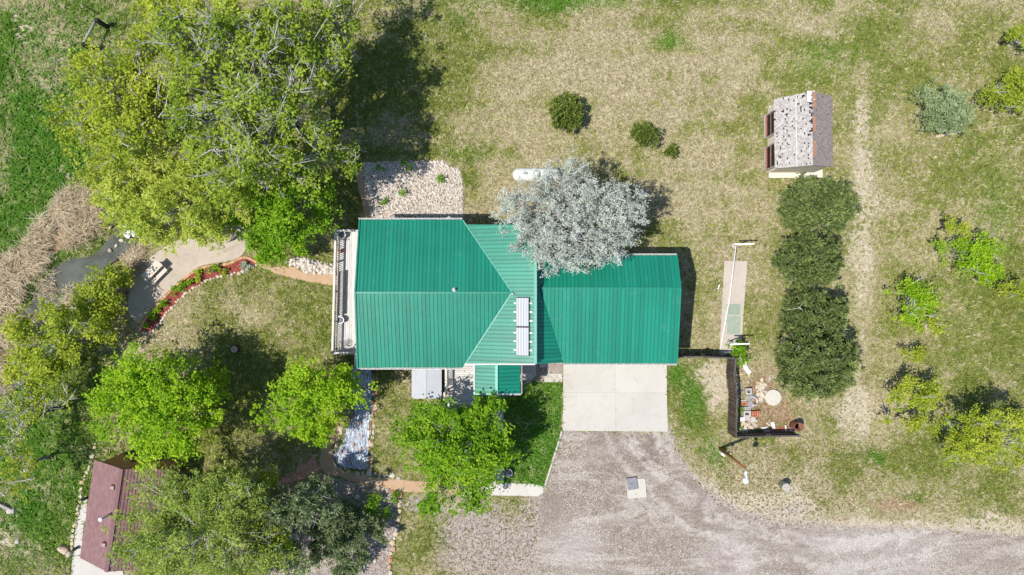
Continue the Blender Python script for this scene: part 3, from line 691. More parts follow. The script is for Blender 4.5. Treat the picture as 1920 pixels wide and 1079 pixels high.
def merge(parts):
    Vs, Fs, o = [], [], 0
    for V, F in parts:
        Vs.append(V); Fs.append(F + o); o += len(V)
    return np.concatenate(Vs), np.concatenate(Fs)
def unit(v): return v / (np.linalg.norm(v, axis=-1, keepdims=True) + 1e-9)
def leaf_quads(C, A, Nn, ln, wd):
    """rhombic leaves: centre, axis, normal"""
    B = unit(np.cross(Nn, A)); A = unit(A)
    a = A * (ln / 2)[:, None]; b = B * (wd / 2)[:, None]
    V = np.stack([C - a, C + b - a * .1, C + a, C - b - a * .1], 1).reshape(-1, 3)
    return V, np.arange(len(C) * 4).reshape(-1, 4)
TREES = []
def tree(name, label, lobes, leaf, mode='leaf', dens=6., nl=26, ls=.13, rc=.3, twigs=.4, bare=0., seed=0, tr=.16, cat='tree', group=None, base=None, bark='bark', lump=.22, zmin=.35, boughf=.06, boughp=.82, bsz=.40, hang=0.):
    r = np.random.default_rng(seed + 1000)
    cs, rs = [], []
    for (px, py, z, rx, ry, rz) in lobes:
        cs.append(np.array(W(px, py, z))); f = (1 - z / H) / S; rs.append(np.array([rx * f, ry * f, rz]))
    cs = np.array(cs); rs = np.array(rs); wts = rs[:, 0] * rs[:, 1]
    b = np.array(W(*base)) if base else np.append(((cs * wts[:, None]).sum(0) / wts.sum())[:2], 0)
    b[2] = 0; root = empty(name, label, cat, tuple(b), group)
    # cluster centres
    Cs, Ds, Li, Bt = [], [], [], []
    for i, (c, q) in enumerate(zip(cs, rs)):
        n = max(6, int(dens * 2 * math.pi * q[0] * q[1]))
        d = unit(r.normal(size=(n * 2, 3))); d = d[d[:, 2] > -zmin][:n]; n = len(d)
        ph = r.uniform(0, 6.28, 9)
        k = 1 + lump * (np.sin(3.1 * d[:, 0] + ph[0]) * np.sin(2.7 * d[:, 1] + ph[1]) + .8 * np.sin(6 * d[:, 0] + ph[2] + 3 * d[:, 2]) * np.sin(5.5 * d[:, 1] + ph[3]) + .5 * np.sin(11 * d[:, 1] + ph[4] + 4 * d[:, 0]))
        u = 1 - .62 * r.random(n) ** 1.7
        Cl = c + d * q * (k * u)[:, None]
        nb_ = max(4, int(n * boughf)); B_ = Cl[r.choice(n, min(n, nb_), replace=False)]; bs = min(bsz, .26 * float(q[:2].min()))
        kb = r.integers(0, len(B_), n); mk = r.random(n) < boughp
        Cl[mk] = (B_[kb] + r.normal(size=(n, 3)) * np.array([bs, bs, bs * .5]))[mk]; btint = r.normal(0, .11, len(B_)); Bt.append(np.where(mk, btint[kb], 0))
        Cs.append(Cl); Ds.append(d * q / q.max()); Li.append(np.full(n, i))
    C = np.concatenate(Cs); D = unit(np.concatenate(Ds)); Li = np.concatenate(Li)
    Bt = np.concatenate(Bt); ok = C[:, 2] > .08; C, D, Li, Bt = C[ok], D[ok], Li[ok], Bt[ok]; n = len(C)
    # leaves
    ctint = r.normal(0, .15, n) + Bt * 1.2
    j = np.repeat(np.arange(n), nl); N = len(j)
    up = np.array([0, 0, 1.])
    if mode == 'leaf':
        rcc = rc * r.uniform(.6, 1.4, n)
        off = r.normal(size=(N, 3)) * (rcc[j] * .5)[:, None] * np.array([1, 1, .7])
        A = r.normal(size=(N, 3)); A[:, 2] *= .5
        Nn = unit(r.normal(size=(N, 3)) * .6 + up * .95 + D[j] * .45)
        ln = ls * r.uniform(.5, 1.55, N); wd = ln * r.uniform(.5, .9, N)
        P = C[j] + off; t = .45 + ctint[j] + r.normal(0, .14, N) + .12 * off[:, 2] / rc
    elif mode == 'needle':
        # bursts of needles at shoot tips
        rcc = rc * r.uniform(.7, 1.3, n)
        A = unit(r.normal(size=(N, 3)) + D[j] * .9 + up * .9)
        sp = r.random(N)
        P = C[j] + A * (rcc[j] * (.35 + .65 * sp))[:, None]
        Nn = unit(r.normal(size=(N, 3)) + up * .6); ln = rcc[j] * r.uniform(.7, 1.1, N); wd = ln * ls
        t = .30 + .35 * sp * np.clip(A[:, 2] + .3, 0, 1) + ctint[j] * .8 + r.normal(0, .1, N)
    else:   # sprays of leaves along outward twigs
        ns = 5; per = max(1, nl // ns)
        sdir = unit(D[:, None, :] * 1.0 + r.normal(size=(n, ns, 3)) * .55 + up * (.15 - hang))
        slen = rc * r.uniform(.6, 1.5, (n, ns))
        js = np.repeat(np.arange(n * ns), per); N = len(js); j = js // ns
        tt = r.random(N)
        P = C[j] + sdir.reshape(-1, 3)[js] * (slen.reshape(-1)[js] * tt)[:, None] + r.normal(size=(N, 3)) * ls * .45
        P[:, 2] -= hang * slen.reshape(-1)[js] * tt ** 2 * .5
        A = unit(sdir.reshape(-1, 3)[js] + r.normal(size=(N, 3)) * .6)
        Nn = unit(r.normal(size=(N, 3)) * .6 + up)
        ln = ls * r.uniform(.7, 1.4, N); wd = ln * .42
        t = .42 + ctint[j] + .15 * tt + r.normal(0, .13, N)
    P[:, 2] = np.maximum(P[:, 2], .03)
    V, F = leaf_quads(P - b, A, Nn, ln, wd)
    npmesh('crown', V, F, L[leaf], root, tint=np.clip(t, .01, .99))
    # wood: trunk, limbs to lobes, branches to clusters
    zt = max(.15, float((cs[:, 2] - rs[:, 2] * .6).min()) * .6)
    t0 = np.array([b[0], b[1], zt])
    limbs, lr = [], []
    K = 6
    for i, c in enumerate(cs):
        s = np.linspace(0, 1, K)[:, None]; mid = (t0 + c) / 2 + np.array([0, 0, .25 * (c[2] - zt)]) + r.normal(0, .12, 3) * np.linalg.norm(c - t0)* .5
        limbs.append(t0 * (1 - s) ** 2 + 2 * s * (1 - s) * mid + c * s ** 2); lr.append(np.linspace(tr * .62, tr * .16, K))
    limbs = np.array(limbs); lr = np.array(lr)
    s = np.linspace(0, 1, 5)[:, None]
    tp = np.array([b[0], b[1], 0.]) * (1 - s) + t0 * s; tp[1:-1, :2] += r.normal(0, .04, (3, 2))
    tv = merge([tubes(tp[None] - b, np.array([[tr * 1.5, tr * 1.05, tr * .95, tr * .85, tr * .75]]), 8), tubes(limbs - b, lr, 6)])
    npmesh('trunk', tv[0], tv[1], M[bark], root, smooth=True)
    if twigs > 0:
        sel = r.random(n) < twigs; Ct = C[sel]; Lt = Li[sel]; nt_ = len(Ct)
        if nt_:
            kk = r.integers(2, K, nt_); st = limbs[Lt, kk]
            s = np.array([0, .4, .75, 1.])[None, :, None]
            mid = (st + Ct) / 2 + r.normal(0, .12, (nt_, 3)) * np.linalg.norm(Ct - st, axis=1, keepdims=True)
            Pb = st[:, None] * (1 - s) ** 2 + 2 * s * (1 - s) * mid[:, None] + Ct[:, None] * s ** 2
            Rb = np.linspace(1, .25, 4)[None] * (tr * .10 + .012) * r.uniform(.7, 1.3, (nt_, 1))
            parts = [tubes(Pb - b, Rb, 3)]
            if bare > 0:
                nb = int(nt_ * bare); ii = r.integers(0, nt_, nb)
                d0 = unit(D[sel][ii] * .8 + r.normal(size=(nb, 3)) * .7 + up * .45); ll = r.uniform(.5, 1.3, (nb, 1))
                s0 = Ct[ii] - d0 * ll * .2; e0 = Ct[ii] + d0 * ll; md = (s0 + e0) / 2 + r.normal(0, .08, (nb, 3))
                parts.append(tubes(np.stack([s0, md, e0], 1) - b, np.repeat([[.030, .021, .009]], nb, 0) * r.uniform(.7, 1.4, (nb, 1)), 3))
                for _ in range(2):
                    q0 = md + r.normal(0, .03, (nb, 3)); q1 = q0 + unit(d0 + r.normal(size=(nb, 3)) * .7) * ll * .55
                    parts.append(tubes(np.stack([q0, (q0 + q1) / 2 + r.normal(0, .03, (nb, 3)), q1], 1) - b, np.repeat([[.018, .013, .006]], nb, 0), 3))
            tv = merge(parts)
            npmesh('branches', tv[0], tv[1], M['twig'] if bare > 0 else M[bark], root)
    return root

# ------------------------------------------------------------------ the green roofed house
P_HN = (4.8 - .2586 * .3, 0, -.2586); P_HS = (4.8 + .2484 * .3, 0, .2484)
P_CL = (4.8, .38, 0); P_CR = (4.7 + .62 * 1.5, -.62, 0)
P_GN = (4.6 - .48 * .03, 0, -.48); P_GS = (4.6 + .2075 * .03, 0, .2075)
P_PR = (4.43 - .35 * .97, -.35, 0)
HB = W(960, 550); HB.z = 0
house = empty('house', 'large house under a green standing-seam metal roof with an attached garage', 'house', HB)
def clip(poly, k, v, keep_less):
    o = []
    for i in range(len(poly)):
        a, b_ = poly[i], poly[(i + 1) % len(poly)]
        da, db = (a[k] - v), (b_[k] - v)
        if not keep_less: da, db = -da, -db
        if da <= 0: o.append(a)
        if (da < 0 < db) or (db < 0 < da):
            t = da / (da - db); o.append((a[0] + (b_[0] - a[0]) * t, a[1] + (b_[1] - a[1]) * t))
    return o
def slope(px, plane, wd=.245, phase=0., parent=None, thick=.14):
    parent = parent or house; org = parent.location
    n = Vector((-plane[1], -plane[2], 1)).normalized()
    v = Vector((0, 0, -1)) - n * Vector((0, 0, -1)).dot(n); v.normalize(); u = v.cross(n).normalized()
    P3 = [WP(x, y, plane) for x, y in px]; O = Vector((0, 0, plane[0]))
    P2 = [((p - O).dot(u), (p - O).dot(v)) for p in P3]
    def to3(q, h): return O + u * q[0] + v * q[1] + n * h
    m = MB(org); k = len(P2)
    ar = sum(P2[i][0] * P2[(i + 1) % k][1] - P2[(i + 1) % k][0] * P2[i][1] for i in range(k))
    if u.cross(v).dot(n) * ar < 0: P2 = P2[::-1]
    m.add([to3(q, -thick) for q in P2] + [to3(q, 0) for q in P2], [tuple(reversed(range(k))), tuple(range(k, 2 * k))] + [(i, (i + 1) % k, k + (i + 1) % k, k + i) for i in range(k)])
    ro = m.build('roof', M['roofdark'], parent)
    lo = min(q[0] for q in P2); hi = max(q[0] for q in P2)
    i0 = math.floor((lo - phase) / wd)
    g = .007
    for i in range(i0, math.ceil((hi - phase) / wd) + 1):
        a, b_ = phase + i * wd + g, phase + (i + 1) * wd - g
        q = clip(clip(P2, 0, a, False), 0, b_, True)
        if len(q) < 3: continue
        if max(t[1] for t in q) - min(t[1] for t in q) < .03 or max(t[0] for t in q) - min(t[0] for t in q) < .03: continue
        kk = len(q); mm = MB(org)
        mm.add([to3(t, .004) for t in q] + [to3(t, .022) for t in q], [tuple(range(kk, 2 * kk))] + [(j, (j + 1) % kk, kk + (j + 1) % kk, kk + j) for j in range(kk)])
        # standing rib beside the seam
        q2 = clip(P2, 0, a + .03, False); q2 = clip(q2, 0, a + .06, True)
        if len(q2) >= 3:
            y0 = min(t[1] for t in q2); y1 = max(t[1] for t in q2)
            if y1 - y0 > .1:
                rb = [(a + .010, y0), (a + .045, y0), (a + .045, y1), (a + .010, y1)]
                rt = [(a + .018, y0), (a + .037, y0), (a + .037, y1), (a + .018, y1)]
                if u.cross(v).dot(n) < 0: rb = rb[::-1]; rt = rt[::-1]
                mm.add([to3(t, .022) for t in rb] + [to3(t, .040) for t in rt], [(4, 5, 6, 7), (0, 1, 5, 4), (1, 2, 6, 5), (2, 3, 7, 6), (3, 0, 4, 7)])
        mm.build('roof_panel', M['roof'], ro)
    return ro
slope([(675, 413), (867, 413), (960, 549), (667, 549)], P_HN)
slope([(667, 549), (960, 549), (868, 690), (671, 690)], P_HS)
slope([(960, 549), (873, 422), (1003, 422), (1003, 549)], P_CL)
slope([(960, 549), (1003, 549), (1003, 682), (872, 682)], P_CL)
slope([(890, 682.5), (930, 682.5), (930, 738), (890, 738)], P_CL)
slope([(932, 681), (975, 681), (975, 739), (932, 739)], P_PR)
slope([(1006, 541), (1013, 541), (1056, 681), (1006, 683)], P_CR)
slope([(1006, 476), (1071, 480), (1013, 541), (1006, 541)], P_CR)
slope([(1013, 541), (1275, 541), (1268, 480), (1072, 480)], P_GN)
slope([(1013, 541), (1057, 682), (1268, 682), (1275, 541)], P_GS)
def hpart(name, mat, f, smooth=False):
    m = MB(HB); f(m); return m.build(name, M[mat], house, smooth)
def on(px, py, pl, h=0.): p = WP(px, py, pl); return p + Vector((0, 0, h))
# ridge caps, valley flashing, rakes, gutters
hpart('ridge_cap', 'roof', lambda m: m.beam(on(667, 549.5, P_HS, .05), on(962, 549.5, P_HS, .05), .10, .05))
hpart('ridge_cap', 'roof', lambda m: m.beam(on(1012, 541, P_GS, .05), on(1275, 541, P_GS, .05), .09, .05))
hpart('valley_flashing', 'flash', lambda m: m.beam(on(868, 414, P_CL, .045), on(960, 549, P_CL, .04), .05, .03))
hpart('valley_flashing', 'flash', lambda m: m.beam(on(870, 687, P_CL, .045), on(960, 549, P_CL, .04), .05, .03))
hpart('rake_trim', 'flash', lambda m: m.beam(on(1004, 421, P_CL, .03), on(1004, 683, P_CL, .03), .16, .14))
hpart('rake_trim', 'flash', lambda m: m.beam(on(931, 682, P_CL, .04), on(931, 739, P_CL, .04), .16, .10))
hpart('rake_trim', 'trim', lambda m: m.beam(on(872, 683.5, P_CL, 0), on(1004, 683.5, P_CL, 0), .10, .16))
hpart('rake_trim', 'trim', lambda m: m.beam(on(889, 684, P_CL, 0), on(889, 739, P_CL, 0), .09, .14))
hpart('rake_trim', 'flash', lambda m: m.beam(on(889, 739.5, P_CL, 0), on(931, 739.5, P_CL, 0), .10, .14))
hpart('rake_trim', 'trim', lambda m: m.beam(on(932, 740, P_PR, 0), on(976, 740, P_PR, 0), .10, .14))
hpart('rake_trim', 'roof', lambda m: m.beam(on(666.5, 549, P_HN, .02), on(674.5, 413, P_HN, .02), .10, .16))
hpart('rake_trim', 'roof', lambda m: m.beam(on(666.5, 550, P_HS, .02), on(670.5, 690, P_HS, .02), .10, .16))
hpart('rake_trim', 'roof', lambda m: m.beam(on(1275.5, 541, P_GN, .02), on(1268.5, 480, P_GN, .02), .10, .16))
hpart('rake_trim', 'roof', lambda m: m.beam(on(1275.5, 541, P_GS, .02), on(1268.5, 682, P_GS, .02), .10, .16))
def gutter(m, a, b_, pl, side):
    p, q = on(*a, pl, -.06), on(*b_, pl, -.06)
    d = (q - p).normalized(); nn = Vector((-d.y, d.x, 0)) * side
    m.beam(p + nn * .045, q + nn * .045, .025, .12); m.beam(p + nn * .10, q + nn * .10, .02, .10); m.beam(p + nn * .087 - Vector((0, 0, .055)), q + nn * .087 - Vector((0, 0, .055)), .10, .012)
    k = int((q - p).length / .48)
    for i in range(k + 1):
        c = p.lerp(q, i / k) + nn * .07 + Vector((0, 0, .068)); m.box(c, (.04, .11, .012))
hpart('gutter', 'trim', lambda m: gutter(m, (673, 413), (866, 413), P_HN, 1))
hpart('gutter', 'trim', lambda m: gutter(m, (671, 690), (866, 690), P_HS, -1))
hpart('gutter', 'trim', lambda m: gutter(m, (1075, 480), (1268, 480), P_GN, 1))
hpart('gutter', 'trim', lambda m: gutter(m, (1057, 682), (1268, 682), P_GS, -1))
hpart('gutter', 'trim', lambda m: gutter(m, (976, 682), (976, 738), P_PR, 1))
hpart('downspout', 'white', lambda m: m.tube([on(838, 411, P_HN, -.05), on(842, 407, P_HN, -.1), on(848, 410, P_HN, -.6), on(849, 413, P_HN, -3.3)], [.05] * 4, 8), True)
def stubpipe(m):
    p = on(852, 544, P_HN); m.lathe(p, [(.13, -.1), (.13, .1), (.075, .12), (.06, .32), (.07, .33), (.05, .36)], 12)
hpart('vent_pipe', 'trim', stubpipe)
hpart('vent_pipe', 'trim', lambda m: m.lathe(on(961, 552, P_CL), [(.07, -.1), (.05, .22), (.06, .24)], 10))
hpart('mast', 'white', lambda m: m.tube([on(1277, 532, P_GN, -.5), on(1277, 532, P_GN, -.2), on(1279, 531, P_GN, -.1)], [.035, .035, .03], 8))
# walls (gabled prisms under the slopes)
def gable_x(m, x0, x1, y0, y1, pls, drop=.16):
    yr = -.30 if pls[0] is P_HN else -.03
    zr = pls[0][0] + pls[0][2] * yr - drop
    z1 = pls[0][0] + pls[0][2] * y1 - drop; z0 = pls[1][0] + pls[1][2] * y0 - drop
    sec = [(y0, -.1), (y1, -.1), (y1, z1), (yr, zr), (y0, z0)]
    vs = [(x0, y, z) for y, z in sec] + [(x1, y, z) for y, z in sec]
    m.add(vs, [(0, 4, 3, 2, 1), (5, 6, 7, 8, 9)] + [(i, (i + 1) % 5, 5 + (i + 1) % 5, 5 + i) for i in range(5)])
hpart('wall', 'siding', lambda m: gable_x(m, -9.35, -.1, -4.65, 3.85, (P_HN, P_HS)))
hpart('wall', 'siding', lambda m: gable_x(m, 1.75, 10.1, -4.45, 1.7, (P_GN, P_GS)))
def cwall(m):
    y0, y1 = -4.5, 3.75; x0, x1 = -2.9, 1.36
    sec = [(x0, -.1), (x1, -.1), (x1, 4.8 + .38 * x1 - .17), (x0, 4.8 + .38 * x0 - .17)]
    vs = [(x, y0, z) for x, z in sec] + [(x, y1, z) for x, z in sec]
    m.add(vs, [(0, 1, 2, 3), (7, 6, 5, 4), (0, 4, 5, 1), (1, 5, 6, 2), (2, 6, 7, 3), (3, 7, 4, 0)])
hpart('wall', 'siding', cwall)
for k, (px, py) in enumerate([(892, 735), (972, 735)]):
    p = W(px, py, 3.6); hpart('porch_post', 'trim', lambda m: m.box((p.x, p.y, 1.85), (.14, .14, 3.75)))
def wall_window(x, y, z, wx, wz, face):
    ax = 'x' if face in ('n', 's') else 'y'
    sx = (wx, .06) if ax == 'x' else (.06, wx)
    o = hpart('window', 'trim', lambda m: m.box((x, y, z), (sx[0], sx[1], wz)))
    m = MB(HB); e = .012 * (1 if face in ('n', 'e') else -1)
    m.box((x + (e if ax == 'y' else 0), y + (e if ax == 'x' else 0), z), ((wx - .14, .06, wz - .14) if ax == 'x' else (.06, wx - .14, wz - .14))); m.build('pane', M['glass'], o)
for x in (-8, -5.6, -3.6): wall_window(x, 3.86, 2.1, 1.2, 1.1, 'n'); wall_window(x, -4.66, 2.2, 1.3, 1.2, 's')
for y in (-3, .8): wall_window(-9.36, y, 2.3, 1.6, 1.9, 'w')
for y in (-3.3, -1.2): wall_window(10.11, y, 2.0, 1., 1., 'e')
gd = hpart('garage_door', 'trim', lambda m: m.box((7.1, -4.46, 1.2), (5.1, .06, 2.35)))
for i in range(4):
    m = MB(HB); m.box((7.1, -4.475, .38 + i * .55), (4.9, .06, .52)); m.build('door_panel', M['door'], gd)
ed = hpart('entry_door', 'redboard', lambda m: m.box((.9, -4.51, 1.1), (.95, .06, 2.1)))
m = MB(HB); m.lathe((1.25, -4.55, 1.05), [(.04, -.03), (.04, .03)], 8); m.build('handle', M['galv'], ed)
# roof-mounted solar collectors
for a, b_, lb in ((558.5, 613, 'silver ribbed solar collector on the house roof, upper of the pair'), (614, 668, 'silver ribbed solar collector on the house roof, lower of the pair')):
    c = on(981.5, (a + b_) / 2, P_CL); sc = empty('solar_collector', lb, 'solar panel', c, 'solar collectors on the roof')
    n_ = Vector((-.38, 0, 1)).normalized(); u_ = Vector((1, 0, .38)).normalized(); Rm = Matrix((u_, Vector((0, 1, 0)), n_)).transposed()
    ln = (b_ - a) / S * (1 - 5 / H)
    m = MB(c); m.box(c + n_ * .13, (.86, ln, .12), M4=Rm); fr = m.build('frame', M['frame'], sc)
    for k in range(5):
        m = MB(c); m.box(c + n_ * .195 + u_ * (-.32 + .16 * k), (.148, ln - .08, .025), M4=Rm); m.build('glazing_strip', M['panel'], sc)
    for k in (-.3, 0, .3):
        m = MB(c); m.box(c + n_ * .075 + Vector((0, k * ln * 1.0, 0)), (1.22, .085, .03), M4=Rm); m.build('mounting_bracket', M['white'], sc)

# ------------------------------------------------------------------ decks
def boards(root, px0, py0, px1, py1, z, along, mat, bw=.14, gap=.012):
    a, b_ = W(px0, py0, z), W(px1, py1, z); x0, x1 = sorted((a.x, b_.x)); y0, y1 = sorted((a.y, b_.y))
    lo, hi = (x0, x1) if along == 'y' else (y0, y1)
    n = max(1, round((hi - lo) / bw)); bw = (hi - lo) / n
    sz = (bw - gap, y1 - y0, .04) if along == 'y' else (x1 - x0, bw - gap, .04)
    mm = MB(); mm.box((0, 0, 0), sz); me = None
    for i in range(n):
        c = lo + bw * (i + .5); p = Vector(((c, (y0 + y1) / 2, z) if along == 'y' else ((x0 + x1) / 2, c, z))) - root.location
        p.z += rr.uniform(-.003, .003)
        if me is None: o = mm.build('deck_board', M[mat], root, loc=p); me = o.data
        else: link('deck_board', me, root, p)
    m = MB(root.location); m.box(((x0 + x1) / 2, (y0 + y1) / 2, z - .12), (x1 - x0 - .04, y1 - y0 - .04, .16)); m.build('joists', M['darkwood'], root)
    for xx in (x0 + .1, x1 - .1):
        for yy in (y0 + .1, (y0 + y1) / 2, y1 - .1):
            m = MB(root.location); m.box((xx, yy, (z - .2) / 2), (.12, .12, z - .2)); m.build('support_post', M['rail'], root)
def railing(root, path, z, hh=.95, sp=.125, post=1.9):
    pts = [W(x, y, z + hh) for x, y in path]; bal = None; pmesh = None
    for a, b_ in zip(pts[:-1], pts[1:]):
        m = MB(root.location); m.beam(a, b_, .13, .045); tr_ = m.build('top_rail', M['rail'], root)
        d = (b_ - a); L_ = d.length
        m = MB(root.location); lo = Vector((0, 0, hh - .12)); m.beam(a - lo, b_ - lo, .05, .05); m.build('bottom_rail', M['rail'], root)
        for i in range(1, int(L_ / sp)):
            p = a + d * (i * sp / L_) - root.location - Vector((0, 0, hh / 2 - .02))
            if bal is None:
                mm = MB(); mm.box((0, 0, 0), (.038, .038, hh - .1)); bal = mm.build('baluster', M['rail'], root, loc=p).data
            else: link('baluster', bal, root, p)
        for i in range(max(2, int(L_ / post) + 1)):
            k = max(2, int(L_ / post) + 1)
            p = a + d * (i / (k - 1)) - root.location - Vector((0, 0, hh / 2 + .02))
            if pmesh is None:
                mm = MB(); mm.box((0, 0, 0), (.1, .1, hh + .05)); pmesh = mm.build('rail_post', M['rail'], root, loc=p).data
            else: link('rail_post', pmesh, root, p)
rr = random.Random(4)
dk = empty('deck', 'weathered wooden deck along the left end of the green roofed house', 'deck', W(640, 548, 0))
ZD = 1.1
boards(dk, 632, 436, 684, 661, ZD, 'y', 'deckNS')
boards(dk, 670, 661.6, 838, 690, ZD, 'x', 'deckEW')
railing(dk, [(676, 433), (629, 433), (623, 663), (666, 663), (666, 690), (836, 690)], ZD)
dk2 = empty('side_deck', 'small weathered wooden deck between hot tub and porch', 'deck', W(862, 720, 0))
boards(dk2, 838, 684, 892, 752, .7, 'x', 'deckEW')
railing(dk2, [(836, 690), (836, 735)], .7); railing(dk2, [(833, 738), (833, 765)], .35); railing(dk2, [(841, 738), (841, 765)], .35)
for i in range(3):
    m = MB(dk2.location); p = W(838, 756 + i * 5.5, .55 - .17 * i); m.box((p.x + .9, p.y, p.z), (1.9, .26, .05)); m.build('step', M['deckEW'], dk2)
m = MB(dk2.location); p = W(841, 717, .73); m.box((p.x, p.y, p.z), (.42, .46, .03)); m.build('door_mat', M['lid'], dk2)
bn = empty('deck_bench', 'long narrow grey bench standing along the deck railing', 'bench', W(639, 550, ZD + .02))
p0, p1 = W(639.5, 509, ZD + .47), W(637.5, 592, ZD + .47)
for dx in (-.075, .075):
    m = MB(bn.location); m.beam(p0 + Vector((dx, 0, 0)), p1 + Vector((dx, 0, 0)), .14, .045); m.build('seat_board', M['greywood'], bn)
for t in (.04, .5, .96):
    q = p0.lerp(p1, t); m = MB(bn.location); m.box((q.x, q.y, ZD + .23), (.26, .08, .43)); m.build('leg', M['greywood'], bn)
def pot(px, py, z, r0, h, rim, body, label, plant=None):
    c = W(px, py, z + h); c.z = z
    o = empty('planter', label, 'planter', c, 'planters')
    m = MB(c); m.lathe(c, [(r0 * .7, 0), (r0 * .98, h * .95), (r0, h)], 20); m.build('pot', M[body], o, True)
    m = MB(c); m.lathe(c, [(r0 * .96, h - .03), (r0 * 1.06, h - .03), (r0 * 1.06, h + .02), (r0 * .86, h + .02), (r0 * .84, h - .05)], 24); m.build('rim', M[rim], o)
    m = MB(c); m.lathe(c, [(r0 * .86, h - .06), (r0 * .5, h - .03), (.01, h - .02)], 16); m.build('soil', M['soil'], o)
    return c
pot(641, 441, ZD + .02, .24, .45, 'white', 'lid', 'large pale rimmed planter at the upper corner of the deck')
pot(640, 471.5, ZD + .02, .13, .26, 'terracotta', 'terracotta', 'small terracotta pot on the deck above the bench')
pot(638.5, 601, ZD + .02, .22, .45, 'white', 'lid', 'pale rimmed planter on the deck below the bench')
pot(953, 888, .05, .28, .4, 'lid', 'lid', 'dark round planter on the sidewalk edge of the bright lawn')
pot(157, 937, .05, .12, .3, 'black', 'black', 'small black pot on the cabin walk, upper one')
pot(139, 1031, .05, .12, .3, 'black', 'black', 'small black pot on the cabin walk, lower one')
# wire chair on the deck
c = W(650, 645, ZD + .02); ch = empty('wire_chair', 'black wire garden chair at the lower end of the deck', 'chair', c)
def ring(m, z, r, cx=0, cy=0): m.tube([c + Vector((cx + r * math.cos(a), cy + r * math.sin(a), z)) for a in np.linspace(0, 2 * math.pi, 15)], [.012] * 15, 5, False)
m = MB(c); ring(m, .45, .22); ring(m, .45, .12)
for a in np.linspace(0, 3.14, 5)[:-1]: m.tube([c + Vector((-.22 * math.cos(a), -.22 * math.sin(a), .45)), c + Vector((.22 * math.cos(a), .22 * math.sin(a), .45))], [.008] * 2, 4)
m.build('seat', M['black'], ch)
for a in (.8, 2.4, 3.9, 5.5):
    m = MB(c); m.tube([c + Vector((.2 * math.cos(a), .2 * math.sin(a), .45)), c + Vector((.24 * math.cos(a), .24 * math.sin(a), 0))], [.012] * 2, 5); m.build('leg', M['black'], ch)
m = MB(c); m.tube([c + Vector((-.2, -.2, .45)), c + Vector((-.28, -.2, .85)), c + Vector((-.3, 0, .95)), c + Vector((-.28, .2, .85)), c + Vector((-.2, .2, .45))], [.012] * 5, 5)
for t in (-.1, 0, .1): m.tube([c + Vector((-.2, t, .45)), c + Vector((-.29, t, .9))], [.008] * 2, 4)
m.build('backrest', M['black'], ch)
# hot tub
c = W(800, 720.5, .95); c.z = 0
ht = empty('hot_tub', 'square hot tub with a grey folding cover below the house deck', 'hot tub', c)
def rrect(sx, sy, r_, n=5):
    o = []
    for cx, cy, a0 in ((sx - r_, sy - r_, 0), (-sx + r_, sy - r_, 90), (-sx + r_, -sy + r_, 180), (sx - r_, -sy + r_, 270)):
        for i in range(n): a = math.radians(a0 + 90 * i / (n - 1)); o.append((cx + r_ * math.cos(a), cy + r_ * math.sin(a)))
    return o
m = MB(c); m.prism([(c.x + x, c.y + y) for x, y in rrect(.98, .98, .15)], 0, .84); m.build('cabinet', M['darkwood'], ht)
for sx in (-1, 1):
    q = rrect(.51, 1.03, .13); q = [((x if x * sx > 0 else max(-.505, min(.505, x * 1.3))), y) for x, y in q]
    q = [(x, (y if abs(x) < .4 or x * sx > 0 else math.copysign(1.03, y) if abs(y) > .9 else y)) for x, y in q]
    m = MB(c); n_ = len(q); zc = lambda x: .95 + .03 * (1 - (x * sx + .51) / 1.02)
    vs = [(c.x + sx * .511 + x, c.y + y, .85) for x, y in q] + [(c.x + sx * .511 + x * .996, c.y + y * .985, zc(x)) for x, y in q]
    m.add(vs, [tuple(range(n_, 2 * n_)), tuple(reversed(range(n_)))] + [(i, (i + 1) % n_, n_ + (i + 1) % n_, n_ + i) for i in range(n_)]); m.build('cover_panel', M['cover'], ht)

